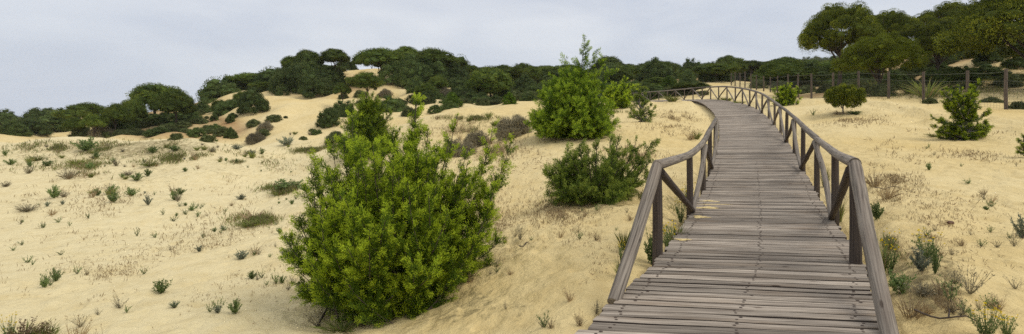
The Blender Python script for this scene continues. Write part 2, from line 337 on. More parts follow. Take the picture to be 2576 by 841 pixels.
# ground sheet, continued behind the viewer
nr, nc = GX.shape
V = np.stack([X1, Y1, Z0], 1)
back = []
for (yy, k) in ((-400., 400.), (-30., 60.), (0., 4.)):
    back.append(np.stack([us*k, np.full(nc, yy), np.full(nc, -.3)+0*us], 1))
back[2][:, 2] = ZG[0]-.05
V = np.concatenate(back+[V]); nr2 = nr+3
idx = np.arange(nr2*nc).reshape(nr2, nc)
Fq = np.stack([idx[:-1, :-1], idx[:-1, 1:], idx[1:, 1:], idx[1:, :-1]], -1).reshape(-1, 4)
mb = MB(); mb.add(V, Fq, 0, smooth=True); me = mb.mesh('sand_ground', [M['sand']])
ground = link('sand_ground', me); tag(ground, kind='structure')
PX = CX+F*V[:, 0]/np.maximum(V[:, 1], .1); PY = HY-(V[:, 2]-EYE)/np.maximum(V[:, 1], .1)*F
def ell(x, y, cx, cy, rx, ry, soft=.5):
    d = np.sqrt(((x-cx)/rx)**2+((y-cy)/ry)**2); return np.clip((1.0+soft*.5-d)/soft, 0, 1)
def worldell(px, py, cx, cy, rx, ry, Y, ylo, yhi, soft=.6): return ell(px, py, cx, cy, rx, ry, soft)*((Y > ylo) & (Y < yhi))
Yv = V[:, 1]
pale = np.clip((1150-PX)/500, 0, 1)*np.clip((60-Yv)/20, 0, 1)*.9+.15
pale = np.clip(pale+vnoise(V[:, 0]*.3, Yv*.3, 21)*.5, 0, 1)
och = np.clip(worldell(PX, PY, 540, 325, 90, 30, Yv, 50, 90)*.6+worldell(PX, PY, 820, 215, 150, 28, Yv, 60, 130)+worldell(PX, PY, 430, 320, 160, 30, Yv, 50, 120)*.9
     +((PX > 1960) & (Yv > 36+(2234-PX)*.03) & (PX > 1830))*np.clip((Yv-34)/10, 0, 1)*.75, 0, 1)*.8
och = och*np.clip(1+vnoise(V[:, 0]*.25, Yv*.25, 22)*1.6, .2, 1.2)
och = np.where(Yv > 105, .7, och)
LITTER_SHADE = [(330,372,250,34,34,.95),(600,420,130,38,45,.55),(120,400,150,50,45,.6),(300,440,230,45,45,.55),(100,510,110,25,30,.55),(780,400,110,28,60,.35),(1150,330,140,35,60,.5),(1250,300,120,22,60,.35),
       (1050,770,330,55,12,.75),(1230,600,90,60,14,.5),(1300,430,130,60,30,.35),(1470,510,150,45,16,.75),(1440,345,160,30,30,.5),(2330,700,120,110,8,.85),(1690,560,90,110,12,.7),
       (2240,440,140,110,20,.35),(2430,640,200,130,12,.28),(640,620,160,90,20,.4),(2130,288,50,12,40,.7),(2420,350,90,14,30,.5),(300,560,500,120,30,.25),(1560,760,60,60,8,.35)]  # litter patches; those at bush feet also paint in contact shade
litter_shade = np.zeros(len(V))
for cx_, cy_, rx, ry, ym, a in LITTER_SHADE: litter_shade = np.maximum(litter_shade, .82*a*ell(PX, PY, cx_, cy_, rx, ry, .9)*(Yv < ym))
litter_shade = np.maximum(litter_shade, np.where(Yv > 60, .45, 0)*(PX > 900)); litter_shade = np.maximum(litter_shade, np.where(Yv > 52, .5, 0)*(PX < 560)*(PY < 338))
for nm_, a_ in (('pale', pale), ('ochre', np.clip(och, 0, 1)), ('litter', litter_shade)):
    at = me.attributes.new(nm_, 'FLOAT', 'POINT'); at.data.foreach_set('value', a_.astype(np.float32))

# ------------------------------------------------------------------ boardwalk
root = empty('wooden_boardwalk', tuple(DC[0])); tag(root, 'grey weathered plank boardwalk curving up over the sand', 'boardwalk')
RO = np.array(root.location)
def lerp_at(A, s): return np.array([np.interp(s, s_len, A[:, k]) for k in range(3)])
mb = MB(); s = .0; pi_ = 0; joist = []
while s < s_len[-1]-.2:
    pitch = .142+.006*rng.normal(); wdt = pitch-.027-.006*abs(rng.normal())
    a0, a1 = lerp_at(DL, s), lerp_at(DL, s+wdt); b0, b1 = lerp_at(DR, s), lerp_at(DR, s+wdt)
    ax = nrm(b0-a0); e0, e1 = rng.uniform(-.03, .035, 2)
    a0 = a0-ax*e0; a1 = a1-ax*e0; b0 = b0+ax*e1; b1 = b1+ax*e1
    j = rng.normal(size=4)*.0028; h = .038
    n_s = 6; T = np.linspace(0, 1, n_s)
    wav = rng.normal(size=n_s)*.0022*(1 if s < 14 else 0)
    A = a0+(b0-a0)*T[:, None]; B = a1+(b1-a1)*T[:, None]
    A[:, 2] += j[0]*(1-T)+j[1]*T+wav; B[:, 2] += j[2]*(1-T)+j[3]*T+wav
    fw = nrm(B-A); A[:, :2] += fw[:, :2]*(rng.normal(size=n_s)*.0022)[:, None]; B[:, :2] += fw[:, :2]*(rng.normal(size=n_s)*.0022)[:, None]
    fw = nrm(B-A); bv = .006
    ring = np.stack([A-[0, 0, h], A-[0, 0, bv], A+fw*bv, B-fw*bv, B-[0, 0, bv], B-[0, 0, h]], 1)-RO
    lw = np.linalg.norm(b0-a0); vo = rng.uniform(0, 60, 2); vc = np.array([0, .034, .04, wdt-.004, wdt+.004, wdt+.038])
    fs = []; uv = []; fd = []; ud = []
    for i in range(n_s-1):
        for k in range(6):
            k2 = (k+1) % 6; (fs if k in (1, 2, 3) else fd).append([i*6+k, (i+1)*6+k, (i+1)*6+k2, i*6+k2])
            v0, v1 = vc[k], (vc[k2] if k2 else wdt+.08)
            (uv if k in (1, 2, 3) else ud).extend([(T[i]*lw+vo[0], v0+vo[1]), (T[i+1]*lw+vo[0], v0+vo[1]), (T[i+1]*lw+vo[0], v1+vo[1]), (T[i]*lw+vo[0], v1+vo[1])])
    nn = (n_s-1)*6
    mb.add(ring, fs, 0, uv); mb.add(ring, fd, 2, ud)  # plank sides and undersides coloured dark, painting shade into the gaps
    mb.add(ring[0], [[0, 1, 2, 3, 4, 5]], 0, [(vo[0]+.1*k, vo[1]) for k in range(6)]); mb.add(ring[-1], [[5, 4, 3, 2, 1, 0]], 0, [(vo[0]+.1*k, vo[1]) for k in range(6)])
    if s < 13:
        mid = (lerp_at(DL, s)+lerp_at(DR, s))/2
        for side in (.075, .5, .925):
            for q in (.28, .72):
                if rng.random() < .06: continue
                tt = side+rng.normal()*.006; c0 = a0+(b0-a0)*tt; c1 = a1+(b1-a1)*tt; c = c0+(c1-c0)*q
                zt = np.interp(tt, T, A[:, 2])*(1-q)+np.interp(tt, T, B[:, 2])*q
                c = np.array([c[0], c[1], zt+.0025])-RO; r_ = rng.uniform(.008, .0125)
                an = np.linspace(0, 2*np.pi, 8, endpoint=False)
                mb.add(c+np.stack([np.cos(an)*r_*1.35, np.sin(an)*r_, 0*an], 1), [list(range(8))], 1)
    s += pitch; pi_ += 1
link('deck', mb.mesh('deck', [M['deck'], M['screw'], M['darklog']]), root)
for off in (.06, .5, .94):
    mb = MB(); P_ = (DL*(1-off)+DR*off)[::8].copy(); P_[:, 2] -= .105
    T = nrm(np.gradient(P_, axis=0)); sd = nrm(np.cross(T, [0, 0, 1.]))
    ring = np.stack([P_-sd*.04+[0, 0, .055], P_+sd*.04+[0, 0, .055], P_+sd*.04-[0, 0, .1], P_-sd*.04-[0, 0, .1]], 1)-RO
    fs = [[i*4+k, i*4+(k+1) % 4, (i+1)*4+(k+1) % 4, (i+1)*4+k] for i in range(len(P_)-1) for k in range(4)]
    mb.add(ring, fs, 0); link('joist', mb.mesh('joist', [M['darklog']]), root)

# ------------------------------------------------------------------ railings
def crooked(a, b, nseg, amp, r0, r1):
    t = np.linspace(0, 1, nseg)[:, None]; P_ = a+(b-a)*t
    o = rng.normal(size=3)*amp; P_ = P_+np.sin(t*np.pi)*o+rng.normal(size=(nseg, 3))*amp*.12*np.sin(t*np.pi)
    return P_, (r0+(r1-r0)*t[:, 0])*(1+rng.normal(size=nseg)*.012)
def railing(label, posts, first_foot, flip):
    base = [W(x, yb, Y) for x, yt, yb, Y in posts]; top = [W(x, yt, Y) for x, yt, yb, Y in posts]
    r = empty('wooden_railing', tuple(base[0])); tag(r, label, 'railing'); o = np.array(r.location)
    for k, (b, t) in enumerate(zip(base, top)):
        mb = MB(); bb = b.copy(); bb[2] -= .32; tt = t.copy(); tt[2] -= .03
        P_, rad = crooked(bb-o, tt-o, 9, .006, .058, .052); tube(mb, P_, rad*(1 if k else 1.08), 12 if posts[k][3] < 20 else 7)
        link('post', mb.mesh('post', [M['darklog'] if posts[k][3] < 20 else M['log']]), r)
    # handrail: round logs butted end to end over the braced posts
    tp = np.array(top); tp[:, 2] += .01
    ext = tp[-1]+nrm(tp[-1]-tp[-2])*(.25 if posts[-1][3] < 30 else 1.2)
    path = catmull(np.concatenate([tp, ext[None]]), 10)
    js = list(range(0, len(path), 20))
    mb = MB()
    for a, b in zip(js, js[1:]+[len(path)-1]):
        if b-a < 2: continue
        seg = path[a:b+1]-o; m_ = len(seg); r0 = .060*(1+rng.normal()*.05); r1 = r0*.94
        rad = np.linspace(r0, r1, m_); rad[0] *= .93; rad[-1] *= .95
        seg = seg+np.cumsum(rng.normal(size=seg.shape)*.0015, axis=0)
        if a == 0: seg[0] = seg[0]+(seg[0]-seg[1])*.15
        tube(mb, seg, rad, 14 if posts[0][3] < 20 else 8)
    link('handrail', mb.mesh('handrail', [M['brace']]), r)
    off = np.array([0, 0, 0.])
    for k in range(len(posts)-1):
        hi, lo = (k, k+1) if k % 2 == 0 else (k+1, k)
        a = top[hi].copy(); a[2] -= .07; b = base[lo].copy(); b[2] += .05
        across = nrm(np.cross(base[k+1]-base[k], [0, 0, 1.]))*flip
        a = a+across*.045; b = b+across*.05
        d = nrm(b-a); mb = MB(); P_, rad = crooked(a-o-d*.02, b-o+d*.04, 11, .03, .05, .046)
        tube(mb, P_, rad, 12 if posts[k][3] < 20 else 7)
        link('brace', mb.mesh('brace', [M['darklog'] if k % 2 == 0 and posts[k][3] < 20 else (M['log'] if k % 2 == 0 else M['brace'])]), r)
    mb = MB(); a = top[0]+nrm(top[0]-first_foot)*.05; P_, rad = crooked(a-o, first_foot-o, 14, .012, .066, .060)
    rad[0] *= .86
    tube(mb, P_, rad, 16); d = nrm(first_foot-top[0])
    cb = top[0]-o-np.array([0, .068, 0]); an = np.linspace(0, 2*np.pi, 10, endpoint=False)
    mb.add(cb+np.stack([np.cos(an)*.017, 0*an, np.sin(an)*.017], 1), [list(range(10))], 1)
    mb.add(cb-np.array([0, .003, 0])+np.stack([np.cos(an)*.009, 0*an, np.sin(an)*.009], 1), [list(range(10))], 2)
    link('end_strut', mb.mesh('end_strut', [M['brace'], M['screw'], M['wire']]), r)
RP = [(2150,413,664,5.64),(2100,386,556,8.15),(2054.5,350,479,11),(2020,320,427,13.1),(1998,298,387,15.9),(1979,281,359,18.1),(1962.5,269,335,21.4),(1948,257.6,315,24.6),
 (1933,247,299.5,26.9),(1917,237.5,286.6,28.9),(1901.5,231.5,275.5,32),(1885,227,268,34.5),(1867,223.5,262.5,36.4),(1849,220.5,258.8,38.6),(1828,218.8,254.6,41.4),(1807,218.3,251.2,44.3),
 (1787,219.6,250.6,46.3),(1766,220.6,250.2,48.3),(1743,222.5,250.6,50.5),(1721,224.7,251,52.6),(1699,226.7,251.6,55),(1678.5,228.8,252.4,57.5),(1656.7,230.4,253,60),(1634.7,232,253.6,62.8),(1613,233.6,254.2,65.8),(1593,235,255,69)]
railing('long braced log railing curving along the right side of the boardwalk', RP, W(2246,884,3.62), -1)
LP = [(1652,418,650,6.0),(1734,390,536,8.75),(1768.5,359,478.5,11.05),(1785,328,426,13.3),(1799,303,391,15.6)]
railing('short braced log railing on the left side of the boardwalk', LP, W(1543,762,4.5), 1)

# ------------------------------------------------------------------ wire fence beyond the track
FP = [(2640,170,278,24),(2530,174,270,25.8),(2433,178,263,28),(2322,181,257,31),(2234.5,180.5,253.5,33.5),(2159,179,246.5,37),(2095,183,245,39),(2040,185,243.5,41.5),(2007,186,241,44.5),(1981,187,239,48),
      (1956,191,237,53),(1937,193.5,234,60),(1920,191.5,232,61),(1902,188.5,227,64),(1888,184,222,66),(1873,180.5,219.5,68),(1860.5,183,218,70),(1848.5,182,217,72),(1839,184,216,74)]
fr = empty('wire_fence', tuple(W(*FP[4][::1][0:1], FP[4][2], FP[4][3]))); tag(fr, 'tall wire mesh fence on round wooden posts beyond the sandy track', 'fence'); fo = np.array(fr.location)
fb = []; ft = []
for x, yt, yb, Y in FP:
    b = W(x, yb, Y); g = gz(b[0], b[1]); b[2] = g-.25; t = W(x, yt, Y); fb.append(np.array([b[0], b[1], g])); ft.append(t)
    mb = MB(); P_, rad = crooked(b-fo, t-fo, 6, .02, .12, .11); tube(mb, P_, rad*.66, 8); link('post', mb.mesh('post', [M['fencepost']]), fr)
mbw = MB(); mbn = MB()
for i in range(len(FP)-1):
    a0, a1, b0, b1 = fb[i]-fo, ft[i]-fo, fb[i+1]-fo, ft[i+1]-fo
    a1 = a1-[0, 0, .08]; b1 = b1-[0, 0, .08]
    t = np.linspace(0, 1, 7)[:, None]
    for f_, rr, m_ in ((.97, .010, 0), (.74, .010, 0)):
        p = a0+(a1-a0)*f_; q = b0+(b1-b0)*f_; P_ = p+(q-p)*t; P_[:, 2] -= np.sin(t[:, 0]*np.pi)*.05
        tube(mbw, P_, rr, 4, cap=False)
    for f_ in np.linspace(.02, .72, 12):
        p = a0+(a1-a0)*f_; q = b0+(b1-b0)*f_; tube(mbn, np.array([p, (p+q)/2, q]), .0032, 3, cap=False)
    m_ = int(np.linalg.norm(b0-a0)/.16)
    for k in range(1, m_):
        p = a0+(b0-a0)*k/m_; q = p+((a1-a0)*(1-k/m_)+(b1-b0)*k/m_)*.72
        tube(mbn, np.array([p, (p+q)/2, q]), .0032, 3, cap=False)
link('top_wire', mbw.mesh('top_wire', [M['wire']]), fr); link('wire_mesh', mbn.mesh('wire_mesh', [M['wire']]), fr)

# ------------------------------------------------------------------ trees with round or umbrella crowns
def crown(seed, kind, nclump, nleaf, lsize, mat, asp, core=True, cr=(.09, .16), lw=.42, coref=.62):
    """crown 1 wide, asp high, bottom at z = 0; clumps of leaves over a lumpy envelope, gaps between clumps"""
    g = np.random.default_rng(seed); mb = MB(); iv, ifc = ico()
    ph = g.uniform(0, 6.28, 4); lob = lambda a: 1+.15*np.sin(2*a+ph[0])+.12*np.sin(3*a+ph[1])+.10*np.sin(5*a+ph[2])
    holes = [(g.uniform(0, 6.283), g.uniform(.2, .47), g.uniform(.05, .10)) for _ in range(7)]
    cen = []; rad = []
    for i in range(nclump):
        a = g.uniform(0, 6.283); r = g.uniform(*cr)
        if kind == 'umbrella':
            q = math.sqrt(g.uniform(0, 1)); R = (.5-r*.8)*q*lob(a)*.93
            ztop = asp*(1-.62*q**2.4)-r*.8; z = ztop if g.random() < .72 else asp*.12+(ztop-asp*.12)*g.random()
            z *= 1+g.normal()*.09
        elif kind == 'round':
            u = g.uniform(-.75, 1); q = math.sqrt(1-u*u); rr = g.uniform(.72, 1)
            R = (.5-r*.8)*q*lob(a)*.95*rr; z = asp*.5+(asp*.5-r*.8)*u*rr*(1+.1*math.sin(3*a+ph[3]))
        else:                                                   # mound: sits on the ground
            u = g.uniform(0, 1); q = math.sqrt(1-u**2); rr = g.uniform(.75, 1)
            R = (.5-r*.8)*q*lob(a)*.95*rr; z = (asp-r*.8)*u*rr*(1+.15*math.sin(2*a+ph[3]))+.02
        if kind != 'mound' and any(math.hypot(R*math.cos(a)-hr_*math.cos(ha), R*math.sin(a)-hr_*math.sin(ha)) < hs for ha, hr_, hs in holes) and g.random() < .8: r *= .35; z -= asp*.12
        if g.random() < .13: R *= 1.10; r *= .6; z += asp*.03
        cen.append([R*math.cos(a), R*math.sin(a), max(z, r*.3)]); rad.append(r)
    cen = np.array(cen); rad = np.array(rad)
    if core:
        for c, r in zip(cen, rad):
            k = 1+.22*g.normal(size=len(iv)); mb.add(c+iv*(r*coref*k)[:, None]*np.array([1, 1, .75]), ifc, 0)
    n_ = nclump*nleaf; ci = np.repeat(np.arange(nclump), nleaf)
    D = nrm(g.normal(size=(n_, 3))+[0, 0, .25]); rr = rad[ci]*g.uniform(.6, 1.12, n_)**.6
    C = cen[ci]+D*rr[:, None]*[1, 1, .78]
    new = (g.random(nclump) < .35)[ci] & (g.random(n_) < .75) | (g.random(n_) < .12); DD = D+g.normal(size=(n_, 3))*.55+[0, 0, .35]
    for sel, mi in ((~new, 0), (new, 1)): leaves(mb, C[sel], DD[sel], lsize*g.uniform(.6, 1.3, int(sel.sum())), lsize*lw, mi)
    return mb.mesh(kind+'_crown', [mat, M['pine_tip'] if mat is M['pine'] else M['pine_near_tip'] if mat is M['pine_near'] else M['maquis_tip'] if mat is M['maquis'] else mat])
def trunk(seed, forks=6, spread=.33, mat=None, detail=7):
    """1 high to the middle of the crown, limbs fanning into it (width units = crown widths)"""
    g = np.random.default_rng(seed); mb = MB(); lean = g.normal(size=2)*.03
    z = np.linspace(-.12, .62, 7); x = lean[0]*z*3+.012*np.sin(z*7+seed); y = lean[1]*z*3+.012*np.cos(z*6)
    T = np.stack([x, y, z], 1); tube(mb, T, np.linspace(.030, .019, 7), detail)
    for k in range(forks):
        a = k*6.283/forks+g.normal()*.4; L = spread*g.uniform(.6, 1.1); s = T[g.integers(3, 7)]
        e = np.array([L*math.cos(a), L*math.sin(a), g.uniform(.85, 1.12)]); m_ = (s+e)/2+np.array([0, 0, -.04])+g.normal(size=3)*.02
        t = np.linspace(0, 1, 6)[:, None]; P_ = (1-t)**2*s+2*t*(1-t)*m_+t*t*e
        tube(mb, P_, np.linspace(.014, .005, 6), 5)
    return mb.mesh('trunk', [mat or M['bark']])
CR = {}
for i in range(4): CR['umb', i] = crown(10+i, 'umbrella', 110, 190, .021, M['pine'], .42)
for i in range(3): CR['rnd', i] = crown(20+i, 'round', 100, 180, .024, M['pine'], .72)
for i in range(3): CR['mnd', i] = crown(30+i, 'mound', 100, 150, .026, M['maquis'], .6, cr=(.06, .15))
for i in range(3): CR['low', i] = crown(40+i, 'mound', 55, 130, .036, M['olive'], .5, cr=(.08, .18))
for i in range(2): CR['hth', i] = crown(44+i, 'mound', 70, 170, .09, M['greydry'], .5, core=False, cr=(.06, .15), lw=.10)
for i in range(2): CR['brt', i] = crown(47+i, 'mound', 70, 130, .045, M['cedar_mid'], .9, cr=(.06, .14))
for i in range(3): CR['numb', i] = crown(50+i, 'umbrella', 230, 480, .0140, [M['pine_near'], M['pine_near'], M['pine_bright']][i], .46, coref=.45, cr=(.05, .105), lw=.3)
for i in range(0): CR['nrnd', i] = crown(60+i, 'round', 210, 200, .020, M['pine_near'], .62, core=False, cr=(.06, .12), lw=.3)
ASP = dict(umb=.42, rnd=.72, mnd=.6, low=.5, hth=.5, brt=.9, numb=.46, nrnd=.62)
TR = [trunk(70+i) for i in range(4)]; TRN = [trunk(80+i, 11, .36, detail=10) for i in range(3)]
def tree(name, label, cat, kind, var, x0, x1, y0, y1, Y, group=None, wood=True, sink=0):
    """crown spans columns x0..x1 and rows y0 (top)..y1 (bottom) at distance Y; the trunk runs down to the ground there"""
    cx = (x0+x1)/2; w = (x1-x0)/F*Y
    if kind == 'mnd' and (y1-y0) > .62*(x1-x0): w *= 1.4
    X = (cx-CX)/F*Y; g = gz(X, Y)
    top = EYE-(y0-HY)/F*Y; bot = EYE-(y1-HY)/F*Y
    if kind in ('mnd', 'low', 'hth', 'brt') or not wood: bot = min(bot, g)-.05*w; 
    top = max(top, bot+.25*w, g+.3*w) if kind not in ('low', 'hth') else max(top, g+.15*w)
    bot = max(bot, g-.15*w)
    if kind in ('hth', 'low'): top = min(top, bot+.55*w)
    r = empty(name, (X, Y, g)); tag(r, label, cat, group)
    k_ = {'umb': 1.17, 'rnd': 1.14, 'mnd': 1.08, 'numb': 1.08}.get(kind, 1); kz = {'umb': 1.08, 'rnd': 1.08, 'mnd': 1.16}.get(kind, 1)
    c = link('crown' if wood else 'foliage', CR[kind, var], r, (0, 0, bot-g), (w*k_, w*k_, (top-bot)*kz/ASP[kind]), rng.uniform(0, 6.28))
    if wood:
        h = (bot-g)+(top-bot)*.62; near = kind[0] == 'n'
        link('trunk', (TRN if near else TR)[var % 3], r, (0, 0, 0), (w*.9, w*.9, max(h, .3)), rng.uniform(0, 6.28))
    return r
P = 'stone_pine'
TREES = [
 (P,'wide dark stone pine tallest on the skyline, its gnarled trunk on the left rise','pine tree','umb',0,321,462,213,262,76),
 (P,'umbrella pine with a thin bare trunk standing before the tallest left pine','pine tree','umb',1,392,493,236,283,67),
 (P,'flat domed dark stone pine farthest back in the left-hand grove','pine tree','umb',2,165,264,262,296,84),
 (P,'full rounded pine, left one of the touching pair in the left grove','pine tree','umb',3,256,328,264,307,62),
 (P,'rounded pine, right one of the touching pair in the left grove','pine tree','umb',0,298,368,250,296,66),
 (P,'small low pine at the left end of the grove, crown near the sand','pine tree','umb',1,160,215,299,324,61),
 (P,'small low pine between the leftmost pine of the grove and the touching pair','pine tree','umb',2,210,264,289,317,60),
 (P,'lone round-headed pine on the bare sand slope in the middle of the hill','pine tree','rnd',0,877,963,184,231,70),
 (P,'tiny umbrella pine beside the lone round-headed pine on the sand slope','pine tree','umb',3,838,882,211,236,70),
 (P,'hilltop umbrella pine with bare leaning trunk showing against the sky','pine tree','umb',1,798,884,127,155,90),
 (P,'domed hilltop pine just left of the umbrella pine with the bare trunk','pine tree','umb',2,738,812,129,160,91),
 (P,'lighter green pine at the left shoulder of the hilltop clump','pine tree','umb',0,700,765,143,170,92),
 (P,'broad dark umbrella pine at the left end of the right hilltop group','pine tree','umb',3,892,1016,124,164,90),
 (P,'highest middle crown of the right hilltop pine group','pine tree','umb',1,980,1065,121,150,94),
 (P,'broad drooping umbrella pine at the right end of the hilltop group','pine tree','umb',2,1035,1143,126,160,91),
 (P,'large round bushy pine below the right end of the hilltop','pine tree','rnd',1,1175,1294,173,252,76),
 (P,'small flat-topped pine standing in the sand gap below the hilltop','pine tree','umb',0,1073,1129,192,222,75),
 (P,'small round pine right beside the small flat-topped pine in the sand gap','pine tree','rnd',2,1048,1092,210,252,71),
 (P,'tall round-headed pine at the right of the middle wood behind the big round pine','pine tree','rnd',0,1288,1345,161,200,100),
 (P,'dark round pine on the right edge of the middle wood before the pointed juniper','pine tree','rnd',1,1314,1365,168,206,95),
 (P,'round-headed umbrella pine standing above the far wood right of the pointed juniper','pine tree','umb',2,1648,1702,160,180,105),
 (P,'smaller umbrella pine on the skyline left of the round-headed one above the far wood','pine tree','umb',3,1572,1608,172,188,108),
 (P,'small lone umbrella pine on the skyline halfway to the twin pines','pine tree','umb',1,1708,1742,174,187,110),
 (P,'left crown of the twin flat umbrella pines above the fence corner','pine tree','umb',0,1829,1882,154,169,115),
 (P,'right crown of the twin flat umbrella pines above the fence corner','pine tree','umb',2,1862,1914,154,170,113),
 (P,'umbrella pine with bare trunk right of the twin pines above the fence','pine tree','umb',1,1910,1962,156,170,112),
 (P,'large dark spreading stone pine against the sky, leftmost of those beyond the fence','pine tree','numb',0,2012,2212,19,128,50),
 (P,'dark pine crown right behind the large spreading pine beyond the fence','pine tree','numb',1,2165,2315,35,105,56),
 (P,'bright-topped bushy stone pine in front, standing just behind the wire fence','pine tree','numb',2,2124,2306,92,180,41),
 (P,'dark round stone pine between the bright-topped front pine and the giant one','pine tree','numb',0,2260,2444,60,142,46),
 (P,'light green flat-topped pine on the high ground behind the near pines','pine tree','numb',1,2316,2470,13,80,64),
 (P,'giant dark stone pine filling the upper right corner','pine tree','numb',1,2395,2800,-60,140,34),
]
for t in TREES: tree(*t)
